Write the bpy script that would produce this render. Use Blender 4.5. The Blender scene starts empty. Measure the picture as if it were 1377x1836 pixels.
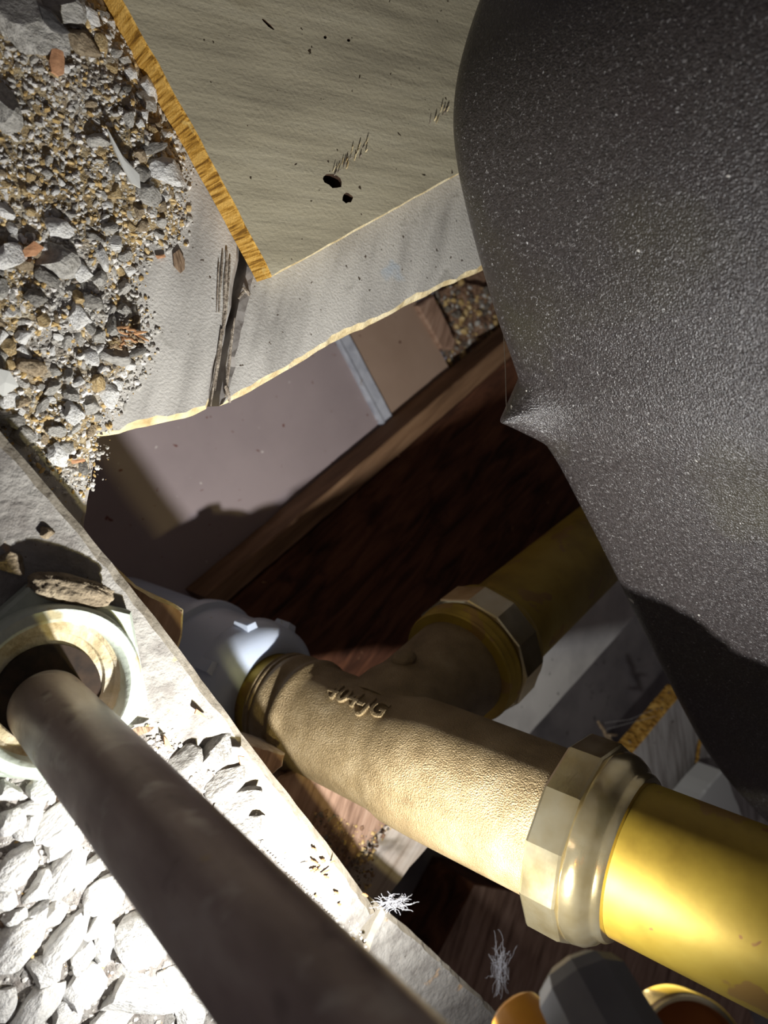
import bpy, bmesh, math, random
import numpy as np
from mathutils import Vector, Matrix, noise
from mathutils.geometry import tessellate_polygon

random.seed(7)
rng = np.random.default_rng(11)
scene = bpy.context.scene
COL = scene.collection

# ------------------------------------------------------------------ camera
F_PX, CX, CY = 1380.0, 688.5, 918.0
H = 0.22                                   # lens height above the sole plate
_up = Vector((0.605, 0.085, -0.790)).normalized()      # world up, seen by the lens (right, down, forward)
_ey = Vector((0, -1, 0)); _ey = (_ey - _up * _ey.dot(_up)).normalized()
_ex = _ey.cross(_up).normalized()

def cw(v):
    v = Vector(v)
    return Vector((v.dot(_ex), v.dot(_ey), v.dot(_up) + H))

def cdir(v):
    v = Vector(v)
    return Vector((v.dot(_ex), v.dot(_ey), v.dot(_up)))

def ray(u, v):
    return cdir(((u - CX) / F_PX, (v - CY) / F_PX, 1.0))

def P(u, v, depth):
    return cw((0, 0, 0)) + ray(u, v) * depth

def PZ(u, v, z):
    r = ray(u, v)
    return Vector((0, 0, H)) + r * ((z - H) / r.z)

def depth_at(u, v, z):
    return (z - H) / ray(u, v).z

def to_px(w):
    d = Vector(w) - Vector((0, 0, H))
    x, y, z = d.dot(cdir((1, 0, 0))), d.dot(cdir((0, 1, 0))), d.dot(cdir((0, 0, 1)))
    return CX + F_PX * x / z, CY + F_PX * y / z

cam_d = bpy.data.cameras.new('camera')
cam_d.sensor_fit = 'HORIZONTAL'
cam_d.sensor_width = 36.0
cam_d.lens = 36.0 * F_PX / 1377.0
cam_d.clip_start = 0.004
cam_d.clip_end = 20
cam_d.dof.use_dof = True
cam_d.dof.focus_distance = 0.25
cam_d.dof.aperture_fstop = 20
cam = bpy.data.objects.new('camera', cam_d)
COL.objects.link(cam)
R_, U_, B_ = cdir((1, 0, 0)), cdir((0, -1, 0)), cdir((0, 0, -1))
cam.matrix_world = Matrix(((R_.x, U_.x, B_.x, 0), (R_.y, U_.y, B_.y, 0), (R_.z, U_.z, B_.z, H), (0, 0, 0, 1)))
scene.camera = cam

# ------------------------------------------------------------------ light
scene.view_settings.view_transform = 'Standard'
scene.view_settings.look = 'None'
scene.view_settings.gamma = 1.0
scene.view_settings.exposure = 0.0
scene.view_settings.use_curve_mapping = False

world = bpy.data.worlds.new('world')
scene.world = world
world.use_nodes = True
world.node_tree.nodes['Background'].inputs[0].default_value = (0.96, 0.86, 0.92, 1)
world.node_tree.nodes['Background'].inputs[1].default_value = 0.085

def spot(name, loc, target, power, color, radius, angle, blend):
    d = bpy.data.lights.new(name, 'SPOT')
    d.energy = power
    d.color = color
    d.shadow_soft_size = radius
    d.spot_size = math.radians(angle)
    d.spot_blend = blend
    o = bpy.data.objects.new(name, d)
    COL.objects.link(o)
    o.location = loc
    o.rotation_euler = (Vector(target) - Vector(loc)).to_track_quat('-Z', 'Y').to_euler()
    return o

TORCH = Vector((0.110, -0.153, 0.100))     # hand torch held low, just below the frame
spot('torch_light', TORCH, PZ(620, 900, -0.05), 3.5, (0.95, 0.965, 1.0), 0.003, 165, 1.0)
spot('torch_light_rim', TORCH + Vector((0.009, 0.004, 0.0)), PZ(520, 900, -0.08), 0.42, (1.0, 0.86, 0.36), 0.003, 150, 0.9)

# ------------------------------------------------------------------ materials
def S(r, g, b):
    f = lambda c: (c / 255 / 12.92) if c / 255 <= 0.04045 else ((c / 255 + 0.055) / 1.055) ** 2.4
    return (f(r), f(g), f(b), 1.0)

def mk(name, cols, scale=60, detail=6, stretch=(1, 1, 1), rotz=0.0, rough=0.85, metal=0.0, bump=None, bump2=None,
       spots=None, vary=0.0, spec=0.3, dist=0.0, rough_var=0.0, rot=None, sss=0.0):
    """cols: [(pos, rgba)...] on a noise; bump: (scale, detail, strength, distance[, stretch]); spots: [(scale, threshold, softness, rgba)...]"""
    m = bpy.data.materials.new(name)
    m.use_nodes = True
    nt = m.node_tree
    N, L = nt.nodes, nt.links
    bsdf = N['Principled BSDF']
    tc = N.new('ShaderNodeTexCoord')
    mp = N.new('ShaderNodeMapping')
    mp0 = N.new('ShaderNodeMapping')
    mp0.inputs['Rotation'].default_value = rot if rot else (0, 0, -rotz)
    L.new(tc.outputs['Object'], mp0.inputs['Vector'])
    mp.inputs['Scale'].default_value = stretch
    L.new(mp0.outputs['Vector'], mp.inputs['Vector'])

    def nz(sc, det, vec=mp, ds=0.0, rg=0.55):
        n = N.new('ShaderNodeTexNoise')
        n.inputs['Scale'].default_value = sc
        n.inputs['Detail'].default_value = det
        n.inputs['Roughness'].default_value = rg
        n.inputs['Distortion'].default_value = ds
        L.new(vec.outputs[0], n.inputs['Vector'])
        return n
    n = nz(scale, detail, mp, dist)
    cr = N.new('ShaderNodeValToRGB')
    while len(cr.color_ramp.elements) < len(cols):
        cr.color_ramp.elements.new(0.5)
    for e, (p, c) in zip(cr.color_ramp.elements, cols):
        e.position = p
        e.color = c
    L.new(n.outputs['Fac'], cr.inputs['Fac'])
    col = cr.outputs['Color']
    for (sc, th, soft, c) in (spots or []):
        sn = nz(sc, 3, mp0, 0.3)
        rr = N.new('ShaderNodeValToRGB')
        rr.color_ramp.elements[0].position = th
        rr.color_ramp.elements[0].color = (0, 0, 0, 1)
        rr.color_ramp.elements[1].position = min(1, th + soft)
        rr.color_ramp.elements[1].color = (1, 1, 1, 1)
        L.new(sn.outputs['Fac'], rr.inputs['Fac'])
        mx = N.new('ShaderNodeMix')
        mx.data_type = 'RGBA'
        L.new(rr.outputs['Color'], mx.inputs['Factor'])
        L.new(col, mx.inputs['A'])
        mx.inputs['B'].default_value = c
        col = mx.outputs['Result']
    if vary:
        oi = N.new('ShaderNodeObjectInfo')
        mr = N.new('ShaderNodeMapRange')
        mr.inputs['To Min'].default_value = 1 - vary
        mr.inputs['To Max'].default_value = 1 + vary * 0.4
        L.new(oi.outputs['Random'], mr.inputs['Value'])
        hs = N.new('ShaderNodeHueSaturation')
        L.new(col, hs.inputs['Color'])
        L.new(mr.outputs['Result'], hs.inputs['Value'])
        col = hs.outputs['Color']
    L.new(col, bsdf.inputs['Base Color'])
    bsdf.inputs['Roughness'].default_value = rough
    bsdf.inputs['Metallic'].default_value = metal
    bsdf.inputs['Specular IOR Level'].default_value = spec
    if sss:
        bsdf.inputs['Subsurface Weight'].default_value = sss
        bsdf.inputs['Subsurface Radius'].default_value = (0.004, 0.005, 0.006)
        bsdf.inputs['Subsurface Scale'].default_value = 1.0
    if rough_var:
        rn = nz(scale * 0.7, 4, mp0)
        mr2 = N.new('ShaderNodeMapRange')
        mr2.inputs['From Min'].default_value = 0.3
        mr2.inputs['From Max'].default_value = 0.7
        mr2.inputs['To Min'].default_value = max(0.05, rough - rough_var)
        mr2.inputs['To Max'].default_value = min(1, rough + rough_var)
        L.new(rn.outputs['Fac'], mr2.inputs['Value'])
        L.new(mr2.outputs['Result'], bsdf.inputs['Roughness'])
    prev = None
    for b in (bump, bump2):
        if not b:
            continue
        vec = mp0
        if len(b) > 4:
            vec = N.new('ShaderNodeMapping')
            vec.inputs['Scale'].default_value = b[4]
            L.new(mp0.outputs['Vector'], vec.inputs['Vector'])
        bn = nz(b[0], b[1], vec)
        bp = N.new('ShaderNodeBump')
        bp.inputs['Strength'].default_value = b[2]
        bp.inputs['Distance'].default_value = b[3]
        L.new(bn.outputs['Fac'], bp.inputs['Height'])
        if prev:
            L.new(prev.outputs['Normal'], bp.inputs['Normal'])
        prev = bp
    if prev:
        L.new(prev.outputs['Normal'], bsdf.inputs['Normal'])
    return m

M = {}
GR = math.radians(70)
M['plank'] = mk('dusty_grey_plank', [(0.30, S(150, 146, 140)), (0.55, S(186, 182, 175)), (0.8, S(200, 196, 188))], 90, 8, (1, 0.25, 1), math.radians(-15), 0.95,
                bump=(1100, 6, 0.55, 0.0006), bump2=(160, 4, 0.12, 0.0008), spots=[(60, 0.62, 0.12, S(150, 146, 138)), (330, 0.688, 0.02, S(80, 70, 60)), (38, 0.66, 0.06, S(174, 179, 183))], spec=0.15)
M['board'] = mk('dusty_olive_board', [(0.28, S(146, 138, 118)), (0.5, S(178, 169, 144)), (0.75, S(190, 182, 158))], 55, 8, (0.25, 1.6, 1), math.radians(8), 0.95,
                bump=(60, 8, 0.45, 0.0014, (0.3, 2.2, 1)), bump2=(800, 5, 0.35, 0.0005), spots=[(300, 0.70, 0.015, S(66, 55, 42)), (26, 0.63, 0.15, S(140, 128, 100)), (14, 0.60, 0.3, S(172, 160, 142))], spec=0.15)
M['board_edge'] = mk('orange_sawn_edge', [(0.36, S(118, 82, 28)), (0.46, S(180, 134, 54)), (0.60, S(214, 170, 88))], 1050, 3, (1.0, 1.0, 0.05), math.radians(28), 0.9,
                     bump=(1200, 4, 0.6, 0.0005), spots=[(120, 0.62, 0.1, S(208, 178, 108))], spec=0.2)
M['fresh_edge'] = mk('pale_broken_wood', [(0.3, S(176, 152, 108)), (0.5, S(212, 194, 152)), (0.75, S(228, 216, 184))], 140, 6, (1, 1, 1), 0, 0.95, bump=(420, 6, 0.9, 0.001), spec=0.15)
M['splinter'] = mk('splintered_wood', [(0.3, S(92, 74, 58)), (0.5, S(150, 128, 100)), (0.75, S(206, 184, 150))], 150, 6, (6, 6, 0.7), 0, 0.9, bump=(500, 5, 0.8, 0.0008, (3, 3, 0.6)), vary=0.2)
M['orange_chip'] = mk('tan_wood_chip', [(0.3, S(160, 112, 74)), (0.6, S(206, 160, 116)), (0.8, S(226, 190, 150))], 4, 5, (3, 0.6, 1), 0, 0.85, bump=(9, 5, 0.6, 0.05, (4, 0.6, 1)), vary=0.2)
M['plate'] = mk('dusty_sole_plate', [(0.3, S(116, 111, 106)), (0.5, S(144, 140, 134)), (0.75, S(164, 160, 154))], 120, 8, (1, 1, 1), 0, 0.95,
                bump=(380, 8, 0.8, 0.0014), bump2=(1500, 4, 0.5, 0.0004), spots=[(90, 0.66, 0.06, S(176, 150, 122)), (500, 0.71, 0.02, S(96, 84, 72))], spec=0.15)
M['plate_edge'] = mk('worn_plate_edge', [(0.3, S(138, 128, 112)), (0.6, S(176, 168, 154))], 90, 6, (1, 1, 1), 0, 0.9, bump=(260, 6, 0.5, 0.001))
M['drywall'] = mk('pinkish_grey_paper', [(0.3, S(146, 132, 132)), (0.6, S(160, 145, 144))], 14, 5, (1, 1, 1), 0, 0.8,
                  bump=(260, 5, 0.12, 0.0006), spots=[(190, 0.70, 0.02, S(112, 70, 62)), (240, 0.725, 0.015, S(206, 196, 190)), (75, 0.725, 0.02, S(120, 96, 92))], spec=0.2)
M['drywall_tan'] = mk('tan_paper', [(0.3, S(150, 126, 108)), (0.6, S(164, 140, 122))], 14, 5, (1, 1, 1), 0, 0.8,
                      bump=(260, 5, 0.12, 0.0006), spots=[(190, 0.725, 0.02, S(92, 62, 50))], spec=0.2)
M['tape'] = mk('grey_seam_strip', [(0.3, S(150, 152, 162)), (0.6, S(186, 188, 196))], 90, 5, (1, 1, 1), 0, 0.75, bump=(300, 5, 0.4, 0.0006), spots=[(120, 0.64, 0.05, S(140, 124, 112))])
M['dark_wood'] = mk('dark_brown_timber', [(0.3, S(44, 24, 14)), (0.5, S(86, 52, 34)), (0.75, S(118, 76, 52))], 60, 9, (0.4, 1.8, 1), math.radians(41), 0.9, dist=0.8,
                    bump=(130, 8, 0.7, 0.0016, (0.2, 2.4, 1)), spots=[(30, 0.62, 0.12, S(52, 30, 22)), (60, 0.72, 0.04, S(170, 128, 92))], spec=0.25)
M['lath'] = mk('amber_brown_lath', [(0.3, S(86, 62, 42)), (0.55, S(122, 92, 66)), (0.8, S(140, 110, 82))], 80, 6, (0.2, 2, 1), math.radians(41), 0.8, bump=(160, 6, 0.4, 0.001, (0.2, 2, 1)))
M['red_wood'] = mk('reddish_brown_wood', [(0.3, S(104, 78, 62)), (0.5, S(152, 122, 102)), (0.75, S(178, 150, 130))], 90, 7, (2.2, 0.3, 1), math.radians(-20), 0.85, bump=(220, 6, 0.5, 0.001, (2, 0.4, 1)))
M['beige_wood'] = mk('beige_old_wood', [(0.3, S(150, 132, 116)), (0.5, S(190, 176, 162)), (0.75, S(206, 196, 186))], 60, 7, (0.3, 2.4, 1), math.radians(48), 0.9, bump=(200, 6, 0.5, 0.001, (0.3, 2, 1)), spots=[(70, 0.63, 0.08, S(150, 110, 80))])
M['grey_wood'] = mk('weathered_grey_wood', [(0.3, S(128, 120, 114)), (0.5, S(172, 166, 160)), (0.75, S(190, 186, 180))], 90, 8, (2.4, 0.3, 1), math.radians(20), 0.9, bump=(180, 8, 0.5, 0.001, (2.4, 0.3, 1)), spots=[(160, 0.71, 0.02, S(70, 60, 52))])
M['end_grain'] = mk('orange_end_grain', [(0.34, S(96, 64, 20)), (0.48, S(184, 136, 56)), (0.7, S(226, 184, 100))], 420, 4, (1, 1, 0.5), math.radians(45), 0.9, bump=(800, 5, 1.0, 0.0012))
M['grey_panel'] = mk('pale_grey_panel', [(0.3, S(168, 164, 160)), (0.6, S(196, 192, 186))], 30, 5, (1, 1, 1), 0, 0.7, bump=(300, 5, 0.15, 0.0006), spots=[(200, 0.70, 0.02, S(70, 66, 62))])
M['shaded_grey'] = mk('shaded_grey_board', [(0.3, S(92, 88, 88)), (0.6, S(126, 120, 118))], 20, 5, (1, 1, 1), 0, 0.7, bump=(200, 5, 0.2, 0.0006), spots=[(70, 0.63, 0.08, S(80, 74, 72))])  # ceiling board lying in shadow; that shade is put into this grey
M['dirt'] = mk('brown_dirt', [(0.3, S(84, 62, 48)), (0.5, S(134, 104, 82)), (0.75, S(170, 142, 118))], 160, 8, (1, 1, 1), 0, 0.95, bump=(300, 8, 1.0, 0.003))
M['sand'] = mk('ochre_sand', [(0.3, S(120, 98, 66)), (0.5, S(168, 148, 112)), (0.7, S(196, 184, 158))], 240, 8, (1, 1, 1), 0, 0.95,
               bump=(700, 8, 1.0, 0.002), spots=[(22, 0.50, 0.14, S(176, 172, 166)), (30, 0.66, 0.10, S(112, 86, 50)), (900, 0.62, 0.05, S(226, 222, 212))], spec=0.2)
M['plaster_bed'] = mk('pale_mortar_dust', [(0.3, S(112, 104, 97)), (0.5, S(148, 142, 136)), (0.7, S(172, 168, 162))], 200, 8, (1, 1, 1), 0, 0.95,
                      bump=(420, 8, 1.0, 0.003), spots=[(60, 0.64, 0.06, S(176, 142, 112))], spec=0.15)
def rockmat(name, a, b, c, vary=0.22):
    return mk(name, [(0.3, S(*a)), (0.5, S(*b)), (0.75, S(*c))], 2.4, 7, (1, 1, 1), 0, 0.95, bump=(4, 7, 0.5, 0.07), bump2=(22, 4, 0.35, 0.03), vary=vary, spec=0.15)
M['rock_grey'] = rockmat('grey_mortar', (150, 146, 138), (188, 184, 176), (212, 208, 200))
M['rock_white_lit'] = rockmat('white_lit_mortar', (214, 211, 205), (234, 232, 227), (244, 243, 240), 0.05)  # white of the mortar, raised to paint torch glare on the left bed
M['rock_pale_dim'] = rockmat('pale_dim_mortar', (124, 120, 114), (156, 152, 146), (178, 175, 169), 0.10)  # darker copy of the white mortar; weaker torchlight right of the pipe painted in
M['rock_dark'] = rockmat('dark_mortar', (104, 100, 94), (142, 138, 131), (172, 168, 160))
M['rock_ochre'] = rockmat('ochre_mortar', (156, 130, 88), (200, 174, 128), (218, 200, 164))
M['rock_brown'] = rockmat('brown_mortar', (120, 106, 84), (166, 148, 122), (190, 174, 148))
M['shard'] = mk('smooth_white_shard', [(0.3, S(204, 204, 198)), (0.7, S(222, 222, 216))], 3, 3, (1, 1, 1), 0, 0.5, vary=0.06)
M['cast_brass'] = mk('sand_cast_brass', [(0.3, S(116, 98, 68)), (0.5, S(136, 117, 84)), (0.75, S(154, 136, 104))], 90, 5, (1, 1, 1), 0, 0.50, 0.30, bump=(1900, 2, 0.75, 0.0011), bump2=(500, 2, 0.15, 0.0010), spec=0.5)
M['brass'] = mk('tarnished_brass', [(0.3, S(128, 104, 30)), (0.5, S(164, 138, 48)), (0.75, S(182, 160, 72))], 26, 6, (1, 1, 1), 0, 0.52, 0.45,
                bump=(60, 6, 0.10, 0.0008), spots=[(48, 0.61, 0.02, S(150, 118, 60)), (34, 0.60, 0.12, S(176, 142, 52)), (90, 0.70, 0.02, S(140, 100, 50))], rough_var=0.08, spec=0.5)
M['brass_nut'] = mk('polished_brass', [(0.3, S(186, 166, 116)), (0.5, S(212, 196, 154)), (0.75, S(230, 220, 186))], 60, 4, (1, 1, 1), 0, 0.20, 0.92, bump=(200, 4, 0.10, 0.0006), rough_var=0.08, spec=0.5)
M['plastic'] = mk('translucent_white_plastic', [(0.3, S(176, 186, 204)), (0.7, S(196, 204, 218))], 20, 3, (1, 1, 1), 0, 0.33, sss=0.25, spec=0.5, spots=[(160, 0.725, 0.02, S(160, 150, 110))])
M['print'] = mk('black_print', [(0.3, S(26, 24, 24)), (0.7, S(36, 34, 34))], 20, 2, rough=0.7)
M['pipe'] = mk('dull_copper_pipe', [(0.32, S(132, 116, 110)), (0.5, S(164, 147, 138)), (0.7, S(196, 184, 172))], 60, 7, (1, 1, 0.3), 0, 0.45, 0.2,
               bump=(160, 6, 0.25, 0.0008), spots=[(90, 0.56, 0.2, S(200, 192, 182)), (50, 0.63, 0.12, S(184, 160, 92)), (100, 0.60, 0.16, S(112, 98, 94))], rough_var=0.12, spec=0.4)
M['nut'] = mk('chalky_green_metal', [(0.3, S(150, 158, 144)), (0.55, S(188, 196, 182)), (0.8, S(204, 210, 200))], 70, 6, (1, 1, 1), 0, 0.7, 0.15, bump=(420, 6, 0.35, 0.0008), spots=[(80, 0.64, 0.08, S(176, 164, 128))])
M['washer'] = mk('stained_washer', [(0.3, S(128, 108, 66)), (0.5, S(184, 170, 138)), (0.75, S(210, 202, 184))], 120, 7, (1, 1, 1), 0, 0.8, 0.1, bump=(500, 7, 0.7, 0.001))
M['tub'] = mk('speckled_dark_enamel', [(0.3, S(36, 32, 31)), (0.5, S(50, 45, 44)), (0.75, S(66, 61, 60))], 800, 3, (1, 1, 1), 0, 0.36, 0.0,
              bump=(1600, 2, 0.6, 0.0008), bump2=(30, 4, 0.10, 0.002), spots=[(16, 0.52, 0.2, S(54, 50, 37)), (13, 0.56, 0.2, S(45, 37, 38)), (1000, 0.60, 0.06, S(104, 101, 100)), (900, 0.685, 0.03, S(170, 168, 166)), (150, 0.74, 0.01, S(190, 186, 178))], spec=0.6)
M['grey_plastic'] = mk('dark_grey_plastic', [(0.3, S(92, 92, 94)), (0.7, S(112, 112, 112))], 60, 4, rough=0.45, bump=(300, 4, 0.1, 0.0005), spec=0.5)
M['orange_plastic'] = mk('orange_plastic', [(0.3, S(214, 140, 22)), (0.7, S(232, 164, 40))], 60, 3, rough=0.4, spec=0.5)
M['rubber'] = mk('orange_brown_seal', [(0.3, S(150, 76, 20)), (0.7, S(186, 110, 36))], 60, 4, rough=0.6)
M['lint'] = mk('white_lint', [(0.3, S(214, 214, 222)), (0.7, S(236, 236, 240))], 60, 2, rough=0.9)
M['web'] = mk('cobweb_thread', [(0.3, S(170, 168, 160)), (0.7, S(200, 196, 190))], 60, 2, rough=0.6)
M['bore_shade'] = mk('rusty_bore_shade', [(0.3, S(22, 16, 12)), (0.7, S(52, 38, 26))], 200, 4, rough=0.9)  # some rust, but mostly the shade around the pipe put into colour
M['hole'] = mk('dark_burrow_wood', [(0.3, S(38, 26, 18)), (0.7, S(84, 60, 42))], 300, 4, rough=0.95, bump=(600, 5, 1, 0.001))

# ------------------------------------------------------------------ object helpers
def empty(name, loc):
    o = bpy.data.objects.new(name, None)
    o.empty_display_size = 0.01
    COL.objects.link(o)
    o.location = loc
    return o

def tag(o, label=None, cat=None, group=None, kind=None):
    if label: o['label'] = label
    if cat: o['category'] = cat
    if group: o['group'] = group
    if kind: o['kind'] = kind
    return o

def worldloc(o):
    l = Vector((0, 0, 0))
    while o is not None:
        l += o.location
        o = o.parent
    return l

def obj(name, geo, mats, parent=None, smooth=False, loc=None):
    """geo: (verts, faces[, material index per face]) in world coordinates"""
    verts, faces = geo[0], geo[1]
    mi = geo[2] if len(geo) > 2 else None
    verts = [Vector(v) for v in verts]
    if loc is None:
        if parent is None:
            xs = sum((v for v in verts), Vector()) / len(verts)
            loc_w = Vector((xs.x, xs.y, min(v.z for v in verts)))
        else:
            loc_w = worldloc(parent)
    else:
        loc_w = Vector(loc)
    me = bpy.data.meshes.new(name)
    me.from_pydata([v - loc_w for v in verts], [], faces)
    if not isinstance(mats, (list, tuple)):
        mats = [mats]
    for m in mats:
        me.materials.append(M[m])
    if mi:
        me.polygons.foreach_set('material_index', mi)
    bm = bmesh.new(); bm.from_mesh(me)
    bmesh.ops.recalc_face_normals(bm, faces=bm.faces)
    bm.to_mesh(me); bm.free()
    if smooth:
        me.polygons.foreach_set('use_smooth', [True] * len(me.polygons))
        if smooth != 'all':
            me.set_sharp_from_angle(angle=math.radians(smooth if smooth is not True else 38))
    o = bpy.data.objects.new(name, me)
    COL.objects.link(o)
    if parent is not None:
        o.parent = parent
        o.location = loc_w - worldloc(parent)
    else:
        o.location = loc_w
    return o

def join(*gs):
    V, Fc, MI = [], [], []
    for g in gs:
        b = len(V)
        V += [Vector(v) for v in g[0]]
        Fc += [tuple(i + b for i in f) for f in g[1]]
        MI += list(g[2]) if len(g) > 2 else [0] * len(g[1])
    return V, Fc, MI

def frame(axis):
    a = Vector(axis).normalized()
    t = Vector((0, 0, 1)) if abs(a.z) < 0.9 else Vector((1, 0, 0))
    x = a.cross(t).normalized()
    return x, a.cross(x).normalized(), a

def lathe(prof, origin, axis, seg=48, closed=False, phase=0.0, rmod=None):
    """prof: [(s, r)...] along axis"""
    x, y, a = frame(axis)
    o = Vector(origin)
    V, Fc = [], []
    n = len(prof)
    for i, (s, r) in enumerate(prof):
        for k in range(seg):
            t = 2 * math.pi * k / seg + phase
            rr = r if rmod is None else rmod(s, r, t)
            V.append(o + a * s + (x * math.cos(t) + y * math.sin(t)) * rr)
    for i in range(n - 1 + (1 if closed else 0)):
        j = (i + 1) % n
        for k in range(seg):
            l = (k + 1) % seg
            Fc.append((i * seg + k, i * seg + l, j * seg + l, j * seg + k))
    if not closed:
        if prof[0][1] > 1e-6:
            Fc.append(tuple(range(seg))[::-1])
        if prof[-1][1] > 1e-6:
            Fc.append(tuple((n - 1) * seg + k for k in range(seg)))
    return V, Fc

def tube(pts, r, seg=8, cap=True):
    pts = [Vector(p) for p in pts]
    V, Fc = [], []
    n = len(pts)
    rs = r if isinstance(r, (list, tuple)) else [r] * n
    px = None
    for i, p in enumerate(pts):
        d = (pts[min(n - 1, i + 1)] - pts[max(0, i - 1)]).normalized()
        if px is None:
            px, py, _ = frame(d)
        else:
            px = (px - d * px.dot(d)).normalized()
            py = d.cross(px)
        for k in range(seg):
            t = 2 * math.pi * k / seg
            V.append(p + (px * math.cos(t) + py * math.sin(t)) * rs[i])
    for i in range(n - 1):
        for k in range(seg):
            l = (k + 1) % seg
            Fc.append((i * seg + k, i * seg + l, (i + 1) * seg + l, (i + 1) * seg + k))
    if cap:
        Fc.append(tuple(range(seg))[::-1])
        Fc.append(tuple((n - 1) * seg + k for k in range(seg)))
    return V, Fc

def poly_px(pts, z):
    return [PZ(u, v, z) for u, v in pts]

def densify(pts, step, jit, seed, zjit=0.0):
    r = random.Random(seed)
    out = []
    n = len(pts)
    for i in range(n):
        a, b = pts[i], pts[(i + 1) % n]
        L = (b - a).length
        k = max(1, int(L / step))
        nrm = Vector((-(b - a).y, (b - a).x, 0)).normalized()
        w = 0.0
        for j in range(k):
            p = a.lerp(b, j / k)
            if 0 < j:
                w = noise.noise(p * 110 + Vector((seed, 0, 0))) * 1.3 + noise.noise(p * 400 + Vector((0, seed, 0))) * 0.7
                p = p + nrm * w * jit * min(1, 3 * j / k, 3 * (k - j) / k)
            out.append(p)
    return out

def prism(pts, zt, zb, chamfer=0.001, step=0.006, jit=0.0004, seed=1, cham_jit=0.35, zjit=0.0002, tess=True, side=None):
    """horizontal slab with an irregular worn arris: material 0 on top, 1 on sides"""
    A = sum(a.x * b.y - b.x * a.y for a, b in zip(pts, pts[1:] + pts[:1]))
    if A < 0:
        pts = pts[::-1]
    ring = densify(pts, step, jit, seed)
    r = random.Random(seed + 5)
    n = len(ring)
    ins = []
    for i in range(n):
        a, b = ring[i - 1], ring[(i + 1) % n]
        d = (b - a).normalized()
        nin = Vector((-d.y, d.x, 0))
        wv = noise.noise(Vector((ring[i].x * 90, ring[i].y * 90, seed))) + 0.5 * noise.noise(Vector((ring[i].x * 330, ring[i].y * 330, seed)))
        c = chamfer * (1 + cham_jit * 1.4 * wv + r.uniform(-0.12, 0.12))
        ins.append((nin, c))
    V = []
    V += [Vector((p.x, p.y, zt)) + nn * c for p, (nn, c) in zip(ring, ins)]
    V += [Vector((p.x, p.y, zt - c * 1.0 - r.uniform(0, zjit))) for p, (nn, c) in zip(ring, ins)]
    V += [Vector((p.x, p.y, zb)) for p in ring]
    Fc, MI = [tuple(range(n))], [0]
    if tess:
        tri = tessellate_polygon([[v.copy() for v in V[:n]]])
        Fc, MI = [tuple(t) for t in tri], [0] * len(tri)
    for k in range(2):
        for i in range(n):
            j = (i + 1) % n
            Fc.append((k * n + i, (k + 1) * n + i, (k + 1) * n + j, k * n + j)); MI.append(1 if side is None else side(-ins[i][0]))
    if tess:
        Fc += [tuple(2 * n + i for i in t)[::-1] for t in tri]; MI += [1] * len(tri)
    else:
        Fc.append(tuple(2 * n + i for i in range(n))[::-1]); MI.append(1)
    return V, Fc, MI

# ================================================================== SETTING
# ceiling of the room below: paper-backed boards seen through the hole
ZC = -0.20
ceil = tag(empty('ceiling', (0, 0, ZC - 0.02)), kind='structure')
ceil['label'] = 'back of the ceiling boards seen deep inside the hole'
obj('panel', prism(poly_px([(-500, 100), (540, 300), (600, 610), (700, 782), (640, 840), (395, 1090), (300, 1500), (-500, 1500)], ZC), ZC, ZC - 0.0125, 0.0006, 0.02, 0.0002, 3), ['drywall', 'drywall'], ceil)
obj('panel', prism(poly_px([(550, 300), (700, 400), (752, 556), (822, 690), (712, 785), (626, 610)], ZC), ZC, ZC - 0.0125, 0.0006, 0.02, 0.0002, 4), ['drywall_tan', 'drywall'], ceil)
sp = poly_px([(585, 580), (612, 580), (714, 774), (692, 788)], ZC)
obj('seam_strip', prism(sp, ZC + 0.003, ZC - 0.0125, 0.0005, 0.01, 0.0002, 5), ['tape', 'tape'], ceil)
sp = poly_px([(598, 600), (603, 600), (700, 778), (694, 780)], ZC + 0.003)
obj('seam_ridge', prism(sp, ZC + 0.0045, ZC + 0.003, 0.0003, 0.01, 0.0001, 6), ['tape', 'tape'], ceil)
obj('panel', prism(poly_px([(700, 1050), (1250, 700), (1900, 900), (1900, 2300), (200, 2300), (330, 1530)], ZC - 0.012), ZC - 0.012, ZC - 0.02, 0.0006, 0.03, 0.0002, 7), ['shaded_grey', 'shaded_grey'], ceil)  # continues the paper boards, painted darker for the shadow it lies in
obj('panel', prism(poly_px([(760, 350), (1000, 300), (1250, 690), (700, 1040), (600, 950), (828, 688)], ZC - 0.012), ZC - 0.012, ZC - 0.02, 0.0006, 0.03, 0.0002, 8), ['dirt', 'dirt'], ceil)

# subfloor planks around the hole
ZP = -0.02
floor = tag(empty('floor', (0, 0, ZP - 0.018)), kind='structure')
floor['label'] = 'grey dusty subfloor planks broken away around the hole'
pl_left = obj('plank', prism(poly_px([(-420, -260), (400, -260), (446, 300), (431, 480), (408, 600), (374, 733), (352, 745), (320, 753), (250, 768), (178, 783), (172, 830), (160, 900), (154, 960), (150, 1080), (-420, 1080)], ZP),
                              ZP, ZP - 0.018, 0.0020, 0.003, 0.0005, 11, 0.5, 0.0006, side=lambda q: 1 if q.y < -0.5 else 2), ['plank', 'fresh_edge', 'grey_wood'], floor)
pl_right = obj('plank', prism(poly_px([(500, -260), (1250, -260), (1250, 290), (865, 487), (800, 513), (700, 566), (600, 615), (510, 668), (440, 710), (396, 728), (403, 690), (416, 620), (434, 540), (470, 380)], ZP),
                              ZP, ZP - 0.018, 0.0024, 0.003, 0.0005, 12, 0.5, 0.0006, side=lambda q: 1 if q.y < -0.5 else 2), ['plank', 'fresh_edge', 'grey_wood'], floor)
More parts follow.
